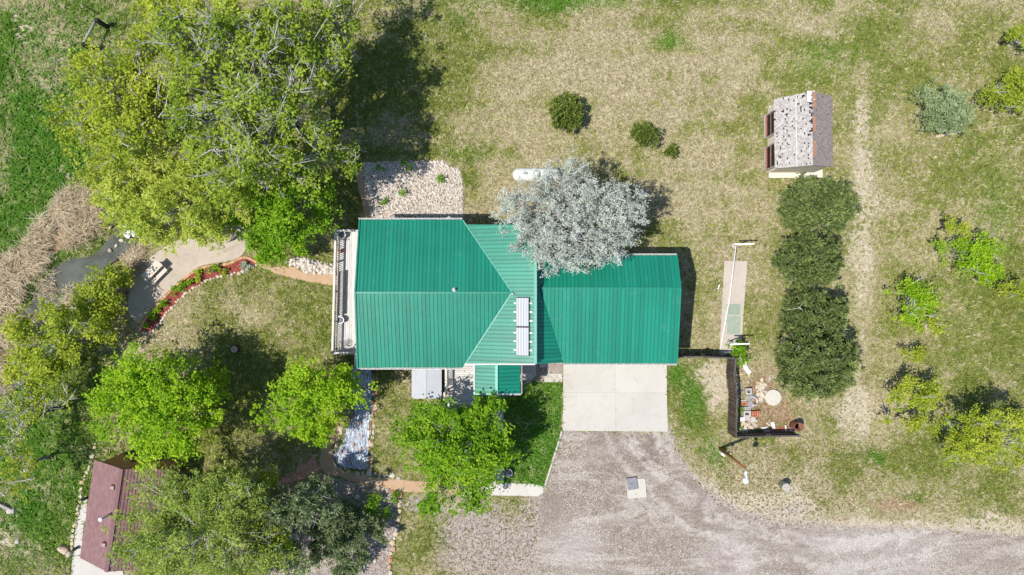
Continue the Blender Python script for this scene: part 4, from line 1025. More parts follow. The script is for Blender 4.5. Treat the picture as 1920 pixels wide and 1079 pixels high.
# ------------------------------------------------------------------ maroon roofed cabin
EZ, RZ = 2.4, 3.8
cA = {'nw': W(177, 863, EZ), 'rn': W(228, 880, RZ), 'ne': W(320, 881, EZ), 'sw': W(150, 1047, EZ), 'rs': W(200, 1073, RZ), 'se': W(299, 1066, EZ)}
cc = (cA['rn'] + cA['rs']) / 2; cc.z = 0
cabin = empty('cabin', 'small brown cabin with a maroon shingle roof in the lower left', 'house', cc)
def shingled(root, a, b_, c_, d_, mat, under, rows, wd, lift=.018, miss=0., seed=1, name='shingles', off=cc, missz=None):
    """a,b ridge ends; c,d eave ends"""
    n = (b_ - a).cross(c_ - a).normalized()
    if n.z < 0: n = -n
    m = MB(off); q = [a, b_, d_, c_]
    if (q[1] - q[0]).cross(q[2] - q[0]).dot(n) < 0: q = q[::-1]
    m.add([p - n * .10 for p in q] + [p - n * .012 for p in q], [(3, 2, 1, 0), (4, 5, 6, 7), (0, 1, 5, 4), (1, 2, 6, 5), (2, 3, 7, 6), (3, 0, 4, 7)]); ro = m.build('roof', M[under], root)
    r = random.Random(seed); m = MB(off)
    for i in range(rows):
        t0, t1 = max(0, i / rows - .2 / rows), (i + 1) / rows
        e0, e1 = a.lerp(c_, t0), b_.lerp(d_, t0); f0, f1 = a.lerp(c_, t1), b_.lerp(d_, t1)
        L_ = (e1 - e0).length; s_ = -r.random() * wd
        while s_ < L_:
            w_ = wd * r.uniform(.7, 1.3); u0, u1 = max(0, s_ / L_), min(1, (s_ + w_ * .985) / L_); s_ += w_
            if u1 - u0 < .002: continue
            if r.random() < miss * (1. if missz is None else missz(t1, u0)): continue
            j = r.uniform(-.03, .03) / rows if miss else 0
            lo = n * .002; hi = n * (lift * r.uniform(.8, 1.3))
            p = [e0.lerp(e1, u0) + lo, e0.lerp(e1, u1) + lo, f0.lerp(f1, u1) + hi, f0.lerp(f1, u0) + hi, f0.lerp(f1, u1), f0.lerp(f1, u0)]
            fs = [(0, 1, 2, 3), (3, 2, 4, 5)]
            if (p[1] - p[0]).cross(p[2] - p[0]).dot(n) < 0: fs = [f[::-1] for f in fs]
            m.add(p, fs, r.uniform(.02, .98))
    o = m.build(name, M[mat], ro); tag(o, kind='stuff'); return ro
shingled(cabin, cA['rn'], cA['rs'], cA['nw'], cA['sw'], 'maroon', 'maroon', 16, .3, .012, seed=2)
shingled(cabin, cA['rn'], cA['rs'], cA['ne'], cA['se'], 'maroon', 'maroon', 15, .3, .036, seed=3)
m = MB(cc); m.beam(cA['rn'] + Vector((0, 0, .03)), cA['rs'] + Vector((0, 0, .03)), .24, .04); m.build('ridge_cap', M['maroon'], cabin)
def cabwall(m):
    ax = (cA['rs'] - cA['rn']).normalized(); k = .35; ins = .08
    def sec(q, e1, r_, e2):
        a1 = e1.lerp(r_, k * .5); a2 = e2.lerp(r_, k * .5)
        return [Vector((a1.x, a1.y, -.05)) + q, Vector((a2.x, a2.y, -.05)) + q, Vector((a2.x, a2.y, a2.z - .13)) + q, r_ + Vector((0, 0, -.13)) + q, Vector((a1.x, a1.y, a1.z - .13)) + q]
    f = sec(ax * .12, cA['nw'], cA['rn'], cA['ne']); b_ = sec(-ax * .3, cA['sw'], cA['rs'], cA['se'])
    m.add(f + b_, [(0, 1, 2, 3, 4), (9, 8, 7, 6, 5)] + [(i, i + 5, (i + 1) % 5 + 5, (i + 1) % 5) for i in range(5)])
m = MB(cc); cabwall(m); m.build('wall', M['siding2'], cabin)
ux = (cA['ne'] - cA['nw']).normalized(); uyy = Vector((-ux.y, ux.x, 0))
for t, zz, ww, hh in ((.36, 1.5, .9, .9), (.70, 1.2, .95, 1.7)):
    p = cA['nw'].lerp(cA['ne'], t); p = p - uyy * .05; p.z = zz
    ax = (cA['rs'] - cA['rn']).normalized(); p = p + ax * .14 - ux * 0
    rz = math.atan2(ux.y, ux.x); m = MB(cc); m.box(p, (ww, .16, hh), rz); wd_ = m.build('window' if hh < 1 else 'door', M['redboard'], cabin)
    m = MB(cc); m.box(p + Vector((0, 0, .05)), (ww - .2, .18, hh - .25), rz); m.build('pane', M['glass'], wd_)
def cab_on(px, py, side):
    a, b_, c_ = cA['rn'], cA['rs'], cA['nw' if side < 0 else 'ne']; n = (b_ - a).cross(c_ - a).normalized(); o = Vector((0, 0, H)); d = (W(px, py, 0) - o); t = (a - o).dot(n) / d.dot(n); return o + d * t
for px, py in ((213, 914), (197, 1021)):
    p = cab_on(px, py, -1); m = MB(cc); m.box(p + Vector((0, 0, .06)), (.26, .26, .2), -.12); v_ = m.build('roof_vent', M['maroon'], cabin)
    m = MB(cc); m.box(p + Vector((.0, .0, .175)), (.22, .2, .03), -.12); m.build('vent_cap', plain('vent_cap_paint', (.33, .24, .23), (.38, .28, .27), 4), v_)
p = cab_on(203, 967, -1); m = MB(cc); m.lathe(p, [(.075, -.2), (.075, .75)], 12); fl = m.build('flue_pipe', M['galv'], cabin, True)
m = MB(cc); m.lathe(p, [(.05, .74), (.14, .80), (.13, .86), (.02, .92)], 14); m.build('cap', M['white'], fl)
stone_line('stone_border', 'row of buff stones beside the cabin walk', [(178, 832), (172, 862), (166, 885), (155, 908), (152, 932), (147, 966), (138, 1000), (133, 1030)], .165, ['ystone', 'wstone'], 41, .9, h=1.1)
for (px, py, s_, lb) in ((119, 1031, .42, 'large pale boulder left of the cabin pad'), (130, 1040, .3, 'rough pale boulder touching the cabin walk corner'), (22, 958, .32, 'pale rock at the end of the squared timber'), (33, 1015, .22, 'small pale stone in the green grass left of the boulder')):
    tag(link('boulder', stone_mesh(int(px), M['wstone'], .8, 2), None, W(px, py, s_ * .3), (.1, .1, px), (s_, s_ * .8, s_)), lb, 'boulder')
m = MB(W(8, 948)); m.beam(W(-22, 936, .15), W(21, 957, .15), .2, .24); tag(m.build('timber_beam', M['greywood']), 'weathered squared timber lying at the left edge', 'timber')

# ------------------------------------------------------------------ shingled shed
q = {'rn': W(1523, 172, 3.6), 'rs': W(1524, 311, 3.6), 'ln': W(1451, 187, 2.2), 'ls': W(1453, 317, 2.2), 'en': W(1560, 182, 2.2), 'es': W(1561, 313, 2.2)}
sc_ = (q['rn'] + q['rs']) / 2; sc_.z = 0
shed = empty('shed', 'old weathered shed with a pale holed wood shingle roof', 'shed', sc_)
shingled(shed, q['rn'], q['rs'], q['ln'], q['ls'], 'grey_shingle', 'under', 22, .11, .036, miss=.105, seed=5, off=sc_, missz=lambda t, u: 2.2 if t < .12 else 1.)
shingled(shed, q['rn'], q['rs'], q['en'], q['es'], 'rust_shingle', 'under', 24, .105, .022, miss=.012, seed=6, off=sc_)
m = MB(sc_)
for i in range(9):
    a = q['rn'].lerp(q['rs'], i / 9); b_ = q['rn'].lerp(q['rs'], (i + .93) / 9)
    if i % 3 == 2: continue
    m.beam(a + Vector((.13, 0, -.035)), b_ + Vector((.13, 0, -.035)), .2, .02)
m.build('ridge_board', M['ridgeboard'], shed)
m = MB(sc_); a = q['rn'].lerp(q['ln'], .08); m.beam(a + Vector((.12, .05, .05)), a + Vector((.12, -.65, .05)), .5, .02); m.build('metal_patch', M['white'], shed)
m = MB(sc_); a = q['rn'].lerp(q['ln'], .42) + Vector((0, 0, .04)); b_ = q['rs'].lerp(q['ls'], .42) + Vector((0, 0, .04)); m.beam(a, b_, .10, .02); m.build('batten', M['wblock'], shed)
def shwall(m):
    x0, x1 = q['ln'].x + .42, q['en'].x - .3; y0, y1 = q['rs'].y + .12, q['rn'].y - .15; xr = q['rn'].x
    zl = 2.2 + (x0 - q['ln'].x) * 1.4 / (xr - q['ln'].x) - .13; zr = 2.2 + (q['en'].x - x1) * 1.4 / (q['en'].x - xr) - .13
    sec = [(x0, -.05), (x1, -.05), (x1, zr), (xr, 3.47), (x0, zl)]
    vs = [(x, y0, z) for x, z in sec] + [(x, y1, z) for x, z in sec]
    m.add(vs, [(0, 1, 2, 3, 4), (9, 8, 7, 6, 5)] + [(i, i + 5, (i + 1) % 5 + 5, (i + 1) % 5) for i in range(5)])
m = MB(sc_); shwall(m); m.build('wall', M['plaster'], shed)
m = MB(sc_); m.prism(ppoly([(1441, 200), (1538, 200), (1541, 334), (1441, 335)]), -.05, .12); m.build('foundation', M['plaster'], shed)
x0 = q['ln'].x + .40
for py0, py1 in ((206, 250), (268, 312)):
    y0, y1 = (540 - py0) / S * .965, (540 - py1) / S * .965
    m = MB(sc_); m.box((x0 - .02, (y0 + y1) / 2, 1.15), (.1, abs(y0 - y1), 1.9)); dr = m.build('door', M['under'], shed)
    for k in range(2):
        m = MB(sc_); m.box((x0 - .16 + .10 * k, (y0 + y1) / 2, .25 + .6 * k), (.10, abs(y0 - y1) - .1, .05)); m.build('red_board', M['redboard'], dr)
    for yy in (y0, y1):
        m = MB(sc_); m.box((x0 - .05, yy, 1.0), (.14, .10, 1.9)); m.build('door_jamb', M['greywood'], dr)
    m = MB(sc_); m.box((x0 - .22, (y0 + y1) / 2, .09), (.12, abs(y0 - y1), .10)); m.build('sill', M['greywood'], dr)
m = MB(sc_); y0 = q['rs'].y - .02; m.beam(q['rs'] + Vector((0, .03, -.06)), q['ls'] + Vector((0, .03, -.06)), .05, .14); m.build('barge_board', M['greywood'], shed)
m = MB(sc_); m.beam(q['rs'] + Vector((0, .03, -.06)), q['es'] + Vector((0, .03, -.06)), .05, .14); m.build('barge_board', M['greywood'], shed)

# ------------------------------------------------------------------ propane tank
p0, p1 = W(961, 328, .95), W(1052, 328, .95)
c = (p0 + p1) / 2; c.z = 0
tk = empty('propane_tank', 'white horizontal propane tank partly under the silver tree', 'propane tank', c)
R_ = Matrix.Rotation(math.pi / 2, 3, 'Y'); L_ = (p1 - p0).length; r_ = .45
prof = [(r_ * math.sin(a), -L_ / 2 + r_ * (1 - math.cos(a)) * .9) for a in np.linspace(.02, math.pi / 2, 7)] + [(r_ * math.sin(a), L_ / 2 - r_ * (1 - math.cos(a)) * .9) for a in np.linspace(math.pi / 2, .02, 7)]
m = MB(c); m.lathe(Vector((c.x, c.y, .78)), prof, 28, axis=R_); m.build('vessel', M['tank'], tk, True)
m = MB(c); m.lathe(Vector((c.x, c.y, 1.2)), [(.2, 0), (.2, .14), (.14, .2), (.01, .22)], 16); m.build('valve_dome', M['tank'], tk, True)
for dx in (-1.0, 1.0):
    m = MB(c); m.box((c.x + dx, c.y, .17), (.2, .7, .36)); m.build('foot', M['block'], tk)

# ------------------------------------------------------------------ board fence round the scrap corner
def fence(name, label, pts, hgt, seed):
    r = random.Random(seed); P = [W(x, y, 0) for x, y in pts]; root = empty(name, label, 'fence', P[0]); pk = None
    for a, b_ in zip(P[:-1], P[1:]):
        d = b_ - a; L_ = d.length; d.normalize(); nn = Vector((-d.y, d.x, 0)); rz = math.atan2(d.y, d.x)
        for z in (.35, hgt - .2):
            m = MB(root.location); off = nn * .05; m.beam(a + off + Vector((0, 0, z)), b_ + off + Vector((0, 0, z)), .045, .09); m.build('fence_rail', M['fencetop'], root)
        m = MB(root.location); m.beam(a + Vector((0, 0, hgt + .03)), b_ + Vector((0, 0, hgt + .03)), .10, .03); m.build('cap_rail', M['fencetop'], root)
        k = int(L_ / .125)
        for i in range(k):
            p = a + d * (L_ * (i + .5) / k) - root.location; p.z = hgt / 2 + r.uniform(-.02, .01)
            rot = (r.uniform(-.02, .02), r.uniform(-.02, .02), rz + r.uniform(-.05, .05))
            if pk is None:
                mm = MB(); mm.box((0, 0, 0), (.10, .02, hgt)); o = mm.build('picket', M['fence'], root, loc=p); o.rotation_euler = rot; pk = o.data
            else: link('picket', pk, root, p, rot)
        for i in range(int(L_ / 2.2) + 1):
            p = a + d * min(L_, i * 2.2) + nn * .1; m = MB(root.location); m.box((p.x, p.y, hgt / 2), (.09, .09, hgt)); m.build('fence_post', M['fence'], root)
    return root
fence('board_fence', 'dark brown board fence enclosing the scrap corner beside the garage', [(1246, 665), (1306, 665), (1364, 668), (1361, 700), (1366, 740), (1364, 812)], 1.75, 7)
fence('low_fence', 'dark low board fence closing the lower side of the scrap corner', [(1366, 813), (1430, 811), (1486, 810)], 1.3, 8)

# ------------------------------------------------------------------ scrap corner
def hollow_block(name, label, px, py, sx, sy, h, mat, nx=2, ny=1, rz=0., wall=.035, z=0., cat='block', group=None):
    c = W(px, py, z); Rz = Matrix.Rotation(rz, 3, 'Z'); m = MB(c)
    ex = (sx - wall) / nx; ey = (sy - wall) / ny
    for i in range(nx + 1): m.box(c + Rz @ Vector((-sx / 2 + wall / 2 + i * ex, 0, h / 2)), (wall, sy, h), rz)
    for j in range(ny + 1):
        for i in range(nx):
            m.box(c + Rz @ Vector((-sx / 2 + wall + (i + .5) * ex - wall / 2, -sy / 2 + wall / 2 + j * ey, h / 2 - .001)), (ex - wall, wall, h - .004), rz)
    return tag(m.build(name, M[mat]), label, cat, group)
hollow_block('chimney_block', 'square grey flue block with one dark opening, below the round stones', 1401, 733.5, .42, .42, .35, 'block', 1, 1, .05, .1)
hollow_block('chimney_block', 'square grey flue block left of the red hollow bricks', 1397.5, 775, .50, .40, .4, 'block', 1, 1, .02, .11)
hollow_block('hollow_brick', 'red clay brick with six holes, front of the pair', 1410.5, 775.5, .52, .34, .36, 'rblock', 3, 2, .02, .045)
hollow_block('hollow_brick', 'red clay brick half hidden beside the six-hole brick', 1419, 774, .2, .3, .3, 'rblock', 1, 2, .02, .045)
hollow_block('cinder_block', 'pale cinder block with four holes on the scrap pile', 1397, 766, .62, .2, .25, 'wblock', 5, 1, .02, .03)
hollow_block('cinder_block', 'white two-hole cinder block at the fence corner', 1396, 811, .34, .36, .22, 'wblock', 2, 2, .08, .06)
hollow_block('cinder_block', 'white cinder block standing beside the two-hole one', 1388, 808, .2, .3, .2, 'wblock', 1, 2, -.1, .05)
hollow_block('brick_ring', 'red brick square frame lying above the pale cinder block', 1394, 757, .34, .28, .22, 'rblock', 1, 1, .08, .08)
def slabthing(name, label, px, py, size, rz, mat, z=0., cat='scrap', tilt=0.):
    c = W(px, py, z + size[2] / 2 + .01); m = MB(); m.box((0, 0, 0), size)
    o = m.build(name, M[mat], loc=c); o.rotation_euler = (tilt, tilt * .5, rz)
    bv = o.modifiers.new('bevel', 'BEVEL'); bv.width = .012; bv.segments = 1
    return tag(o, label, cat)
slabthing('concrete_slab_scrap', 'pale square slab on the rubble pile, left one', 1392, 787, (.38, .30, .10), .1, 'wblock', .1, 'slab')
slabthing('concrete_slab_scrap', 'pale square slab on the rubble pile, right one', 1412, 787.5, (.30, .36, .12), -.12, 'pad', .08, 'slab')
slabthing('concrete_slab_scrap', 'white slab leaning over the rubble centre', 1402, 784, (.34, .36, .10), .3, 'pad', .12, 'slab', .1)
slabthing('grey_slab', 'pinkish grey slab just above the red brick frame', 1394.5, 752.5, (.36, .16, .12), .1, 'block', 0, 'slab')
slabthing('timber_offcut', 'pale post lying against the fence, left of two', 1381, 728, (.1, .66, .12), .02, 'lumber', 0, 'timber')
slabthing('timber_offcut', 'grey brown post lying near the fence, right of two', 1388, 727, (.19, .70, .14), .12, 'greywood', 0, 'timber')
slabthing('board', 'short pale board below the curved concrete piece', 1387, 703.5, (.42, .10, .05), .12, 'lumber', 0, 'board')
slabthing('board', 'pale board standing askew right of the curved concrete piece', 1403.5, 701, (.1, .62, .06), .22, 'lumber', 0, 'board')
slabthing('board', 'short pale board lying on bare dirt by the lower fence', 1440, 796, (.36, .10, .06), -.7, 'lumber', 0, 'board')
slabthing('white_crate', 'white broken plastic piece beside the lower fence', 1449, 797, (.24, .36, .1), .3, 'white', 0, 'scrap')
slabthing('white_crate', 'white angular piece lying below the broken plastic', 1451, 803, (.2, .2, .14), .5, 'wblock', 0, 'scrap')
slabthing('white_post', 'white upright post piece across the brick row', 1473, 804, (.07, .44, .12), .02, 'white', .1, 'post')
slabthing('pale_slab', 'pale slab at the end of the brick row by the barrel', 1481.5, 806, (.34, .26, .12), -.2, 'pad', 0, 'slab')
slabthing('pale_slab', 'pale flat slab left of the brick row', 1437, 809, (.46, .18, .14), -.08, 'pad', 0, 'slab')
slabthing('pale_slab', 'pale flat slab touching the lower fence left of the brick row', 1434, 803, (.5, .14, .1), .1, 'wblock', 0, 'slab')
br = empty('brick_row', 'row of dark red bricks stacked along the lower fence', 'bricks', W(1462, 806))
mm = MB(); mm.box((0, 0, 0), (.095, .2, .065)); bme = None; r_ = random.Random(5)
for i in range(13):
    for k in range(2):
        p = W(1447 + i * 2.6, 804.5, 0) - br.location + Vector((0, 0, .04 + .068 * k)); rt = (0, 0, r_.uniform(-.12, .12))
        if bme is None: o = mm.build('brick', M['rblock'], br, loc=p); o.rotation_euler = rt; bme = o.data
        else: link('brick', bme, br, p, rt)
def rubble(label, cx, cy, rx, ry, n, sz, kinds, seed):
    r = random.Random(seed); root = empty('rubble_pile', label, 'rubble', W(cx, cy))
    for i in range(n):
        a = r.uniform(0, 6.28); k = math.sqrt(r.random()); x, y = k * rx / S * math.cos(a), k * ry / S * math.sin(a); s_ = sz * r.uniform(.6, 1.3)
        link('stone', r.choice(STM[r.choice(kinds)]), root, (x, y, s_ * .35 + .12 * (1 - k)), (r.uniform(-.5, .5), r.uniform(-.5, .5), r.uniform(0, 6)), (s_, s_ * .7, s_ * .55))
rubble('pile of broken white masonry in the middle of the scrap corner', 1403, 796, 17, 11, 46, .15, ['wstone', 'wstone', 'ystone'], 3)
rubble('heap of pale flat stones left of the round concrete lid', 1426, 732, 10, 22, 44, .17, ['wstone', 'ystone'], 4)
rubble('small scatter of whitish gravel above the round concrete lid', 1446, 711, 7, 7, 18, .09, ['wstone'], 5)
rubble('reddish stone and grey lumps by the flue block', 1386, 740, 5, 4, 3, .16, ['rstone'], 6)
rubble('single pale rock below the curved concrete piece', 1402, 717, 2, 2, 2, .16, ['wstone'], 7)
c = W(1407, 752); cw = empty('wire_coil', 'loose coil of grey wire mesh beside the flue block', 'wire', c)
for k in range(7):
    rr_ = .42 - .035 * k; z_ = .05 + .05 * k; pts = [c + Vector((rr_ * math.cos(a) + .03 * k, 1.1 * rr_ * math.sin(a), z_ + .05 * math.sin(3 * a + k))) for a in np.linspace(0, 6.28, 17)]
    m = MB(c); m.tube(pts, [.018] * 17, 4, False); m.build('wire_loop', M['galv'], cw)
c = W(1450.5, 746.5, .22); c.z = 0; ld = empty('well_lid', 'round pale concrete well lid on reddish bare dirt', 'well lid', c)
m = MB(c); m.lathe(c, [(.56, -.05), (.56, .17), (.535, .2)], 40); m.build('disc', M['pad'], ld)
for dx, dy in ((-.02, .22), (.22, .14)):
    m = MB(c); m.lathe(c + Vector((dx, dy, .2)), [(.04, 0), (.04, .02)], 10); m.build('bolt', M['block'], ld)
m = MB(c); m.beam(c + Vector((.13, -.3, .215)), c + Vector((.24, -.4, .215)), .06, .03); m.build('lifting_bar', M['block'], ld)
# curved concrete ring segment
c = W(1393, 692); m = MB(c); R1, R2 = 1.25, .95; cen = c + Vector((1.15, .55, 0))
aa = np.linspace(math.radians(172), math.radians(232), 9); o_ = [cen + Vector((R1 * math.cos(a), R1 * math.sin(a), 0)) for a in aa] + [cen + Vector((R2 * math.cos(a), R2 * math.sin(a), 0)) for a in aa[::-1]]
m.prism(o_, 0, .12); tag(m.build('curved_block', M['wblock']), 'curved grey concrete ring piece near the fence shrub', 'concrete ring')
# rusty barrel
c = W(1497, 801, .8); c.z = 0; b_ = empty('barrel', 'rusty open-topped steel barrel at the end of the lower fence', 'barrel', c)
m = MB(c); m.lathe(c, [(.29, 0), (.29, .28), (.305, .3), (.29, .32), (.29, .58), (.305, .6), (.29, .62), (.29, .88), (.305, .9), (.27, .9), (.27, .2)], 24); m.build('drum', M['rust'], b_, True)
m = MB(c); m.lathe(c, [(.268, .15), (.268, .2)], 20); m.build('ash', M['soil'], b_)
# yard light
lb_ = W(1350, 841); yl = empty('yard_light', 'reddish wooden yard light pole with a round lamp on a metal arm', 'light pole', lb_)
pt = W(1397, 879, 5.2); m = MB(lb_); m.tube([lb_ + Vector((0, 0, -.1)), lb_.lerp(pt, .5), pt], [.115, .10, .085], 12); m.build('pole', M['rustwood'], yl, True)
q1 = W(1399, 884, 5.35); q2 = W(1399, 903, 5.5); m = MB(lb_); m.tube([pt - Vector((0, 0, .1)), q1, q1.lerp(q2, .5) + Vector((0, 0, .12)), q2], [.045] * 4, 8); m.build('arm', M['galv'], yl, True)
m = MB(lb_); m.box(W(1398, 889, 5.42), (.14, .30, .14), .1); m.build('ballast_box', M['galv'], yl)
m = MB(lb_); m.lathe(q2, [(.16, -.22), (.19, -.08), (.16, .02), (.07, .07), (.01, .08)], 20); m.build('lamp_head', M['lamp'], yl, True)
m = MB(lb_); p = lb_.lerp(pt, .16); m.box(p + Vector((-.12, -.2, 0)), (.12, .30, .5), .9); m.build('meter_box', M['white'], yl)
m = MB(lb_); p = lb_.lerp(pt, .26); m.box(p + Vector((.22, .05, 0)), (.12, .34, .12), .7); m.build('bracket', M['lumber'], yl)
# standpipe drum
c = W(1465, 908); dr = empty('green_drum', 'pale green lidded plastic drum standing on the sandy verge', 'drum', c)
m = MB(c); m.lathe(c, [(.25, 0), (.25, .80), (.27, .82)], 24); m.build('body', M['drum'], dr, True)
m = MB(c); m.lathe(c, [(.275, .81), (.275, .87), (.25, .89)], 24); m.build('lid', M['pad'], dr)
for dx in (-.12, .02, .13):
    m = MB(c); m.lathe(c + Vector((dx, -.04 * dx, .89)), [(.022, 0), (.022, .02)], 8); m.build('bolt', M['lid'], dr)
# septic hatch
c = W(1193, 916); hp = empty('tank_hatch', 'white concrete tank pad with a tilted grey lid set in the gravel', 'hatch', c)
m = MB(c); m.prism([(c.x + x, c.y + y) for x, y in [(a * math.cos(.08) - b * math.sin(.08), a * math.sin(.08) + b * math.cos(.08)) for a, b in rrect(.66, .66, .12)]], -.05, .10); m.build('pad', M['pad'], hp)
m = MB(c); p = W(1185.5, 908, .2); m.box((p.x, p.y, .17), (.72, .82, .06), .16); li = m.build('lid', M['lid'], hp)
m = MB(c); m.box((p.x - .05, p.y - .0, .21), (.16, .04, .03), .16); m.build('handle', M['frame'], li)
for px, py in ((1192, 927), (1203, 905)):
    p = W(px, py); m = MB(c); m.lathe((p.x, p.y, .10), [(.05, 0), (.05, .025)], 10); m.build('lifting_eye', M['block'], hp)
# clothesline posts and pipe
def tpost(px, py, w_, label, rz, hgt=2.0):
    top = W(px, py, hgt); b0 = Vector((top.x, top.y, 0)); o = empty('clothesline_post', label, 'clothesline post', b0, 'clothesline posts')
    m = MB(b0); m.tube([b0 - Vector((0, 0, .1)), b0 + Vector((0, 0, hgt))], [.04, .04], 10); m.build('post', M['white'], o, True)
    d = Vector((math.cos(rz), math.sin(rz), 0)) * w_ / 2; m = MB(b0); m.beam(top - d, top + d, .085, .085); m.build('crossbar', M['white'], o)
    m = MB(b0); m.lathe(b0, [(.22, -.05), (.2, .05), (.02, .06)], 12); m.build('footing', M['pad'], o)
tpost(1396, 458.5, 1.3, 'white T-shaped clothesline post at the upper end of the concrete strip', .03)
tpost(1386.5, 646, 1.3, 'white T-shaped clothesline post at the lower end of the concrete strip', .03, 2.3)
m = MB(W(1365, 560)); m.tube([W(1380, 462, .4), W(1368, 560, .12), W(1351, 655, .07)], [.036, .036, .036], 8); tag(m.build('long_pipe', M['white'], smooth=True), 'long white pipe lying along the narrow concrete strip', 'pipe')
gm = empty('green_mat', 'faded green mesh mat lying on the concrete strip', 'mat', W(1378, 600))
for k, (x0, y0, x1, y1) in enumerate(((1362, 571, 1388, 591), (1363, 593, 1388, 628))):
    m = MB(gm.location); m.prism(ppoly([(x0, y0), (x1, y0), (x1 - 1, y1), (x0, y1)]), .041, .05); 
    o = m.build('mat_piece', plain('faded_green_mesh_%d' % k, (.22, .33, .25), (.38, .38, .30), 8, .9, .2, .004, fine=18), gm)
m = MB(W(1345, 540)); m.beam(W(1346, 543, .03), W(1349, 535, .03), .06, .05); tag(m.build('white_stick', M['white']), 'short white stick in the dry grass left of the concrete strip', 'stick')
# boards in the right field, top left rail bench
m = MB(W(1775, 253)); m.beam(W(1755, 257, .06), W(1800, 249, .06), .14, .06); tag(m.build('loose_plank', M['lumber']), 'pale plank lying in the grass below the grey-green shrub', 'plank')
m = MB(W(1860, 244)); m.tube([W(1815, 245, .05), W(1865, 240, .06), W(1930, 232, .05)], [.018] * 3, 5); tag(m.build('fallen_wire', M['lumber']), 'thin pale cord stretched over grass towards the right edge', 'cord')
gt = empty('hitching_rail', 'weathered grey rail between two dark posts in the upper left grass', 'rail', W(190, 80))
m = MB(gt.location); a, b_ = W(180, 38, 1.1), W(155.5, 83, 1.1); m.tube([a, a.lerp(b_, .5), b_], [.085, .075, .08], 8); m.build('rail', M['greywood'], gt, True)
for px, py in ((180, 38), (155.5, 83)):
    t_ = W(px, py, 1.35); m = MB(gt.location); m.beam(Vector((t_.x, t_.y, -.1)), t_, .24, .24); m.build('post', M['darkwood'], gt)
m = MB(W(195, 100)); m.tube([W(170, 90, .1), W(190, 102, .12), W(206, 112, .1)], [.10, .12, .07], 8); tag(m.build('fallen_log', M['greywood'], smooth=True), 'pale fallen log by the lower dark post', 'log')
m = MB(W(170, 18)); m.tube([W(156, 10, .06), W(172, 20, .08), W(184, 27, .06)], [.05, .055, .05], 6); tag(m.build('black_hose', M['black']), 'straight black pipe lying in grass near the upper left corner', 'pipe')
# stump
c = W(440, 655.5, .2); c.z = 0; st = empty('tree_stump', 'round cut tree stump in the middle of the left lawn', 'stump', c)
m = MB(c); m.lathe(c, [(.34, -.05), (.27, .06), (.25, .3)], 18); m.build('bark', M['darkbark'], st)
m = MB(c); m.lathe(c, [(.235, .29), (.235, .31)], 18); m.build('cut_face', plain('stump_cut_face', (.30, .19, .14), (.42, .29, .22), 8), st)
# picnic table and benches
def slab_table(name, label, px, py, L_, Wd, z, rz, nb, cat):
    c = W(px, py, z); c.z = 0; o = empty(name, label, cat, c); Rz = Matrix.Rotation(rz, 3, 'Z')
    for i in range(nb):
        y = (i - (nb - 1) / 2) * Wd / nb; m = MB(c); m.box(c + Rz @ Vector((0, y, z - .025)), (L_, Wd / nb - .006, .05), rz); m.build('top_board', M['picnic'], o)
    for sx in (-1, 1):
        m = MB(c)
        for sy in (-1, 1): m.beam(c + Rz @ Vector((sx * L_ * .36, sy * Wd * .25, z - .06)), c + Rz @ Vector((sx * L_ * .36, sy * Wd * .42, .05)), .06, .09)
        m.build('leg', M['picnic'], o)
        m = MB(c); m.beam(c + Rz @ Vector((sx * L_ * .36, -Wd * .45, z - .09)), c + Rz @ Vector((sx * L_ * .36, Wd * .45, z - .09)), .05, .07); m.build('cleat', M['picnic'], o)
M['picnic'] = plain('tan_table_top', (.52, .45, .36), (.58, .51, .42), 3, .7, .3, .002, rnd=.03)
slab_table('picnic_table', 'tan picnic table on the curved patio', 284.5, 508, 1.55, .58, .76, math.radians(46), 4, 'table')
slab_table('picnic_bench', 'tan bench beside the picnic table on the patio', 297, 519.5, 1.5, .26, .45, math.radians(45), 2, 'bench')
c = W(272, 577); m = MB(c); m.box(c + Vector((0, 0, .08)), (.3, .16, .1), .9); tag(m.build('concrete_block', M['block']), 'small grey block lying in patio shade', 'block')
# round table half hidden by branches on the patio
c = W(415, 428, .7); c.z = 0; rt = empty('round_table', 'round stone table under the tree at the top of the patio', 'table', c)
m = MB(c); m.lathe(c, [(.5, .66), (.52, .70), (.5, .74)], 28); m.build('table_top', M['patio'], rt)
m = MB(c); m.lathe(c, [(.25, .05), (.16, .3), (.2, .66)], 16); m.build('pedestal', M['patio'], rt)
for k, (a, lb) in enumerate(((-.9, 'curved stone bench right of the round table'), (-2.4, 'curved stone bench below the round table'))):
    aa = np.linspace(a - .5, a + .5, 8); o_ = [c + Vector((.98 * math.cos(t), .98 * math.sin(t), 0)) for t in aa] + [c + Vector((.70 * math.cos(t), .70 * math.sin(t), 0)) for t in aa[::-1]]
    cb = empty('curved_bench', lb, 'bench', c + Vector((.84 * math.cos(a), .84 * math.sin(a), 0)))
    m = MB(cb.location); m.prism(o_, .38, .46); m.build('seat', M['patio'], cb)
    for t in (a - .3, a + .3):
        m = MB(cb.location); m.box(c + Vector((.84 * math.cos(t), .84 * math.sin(t), .21)), (.2, .12, .36), t); m.build('leg', M['patio'], cb)

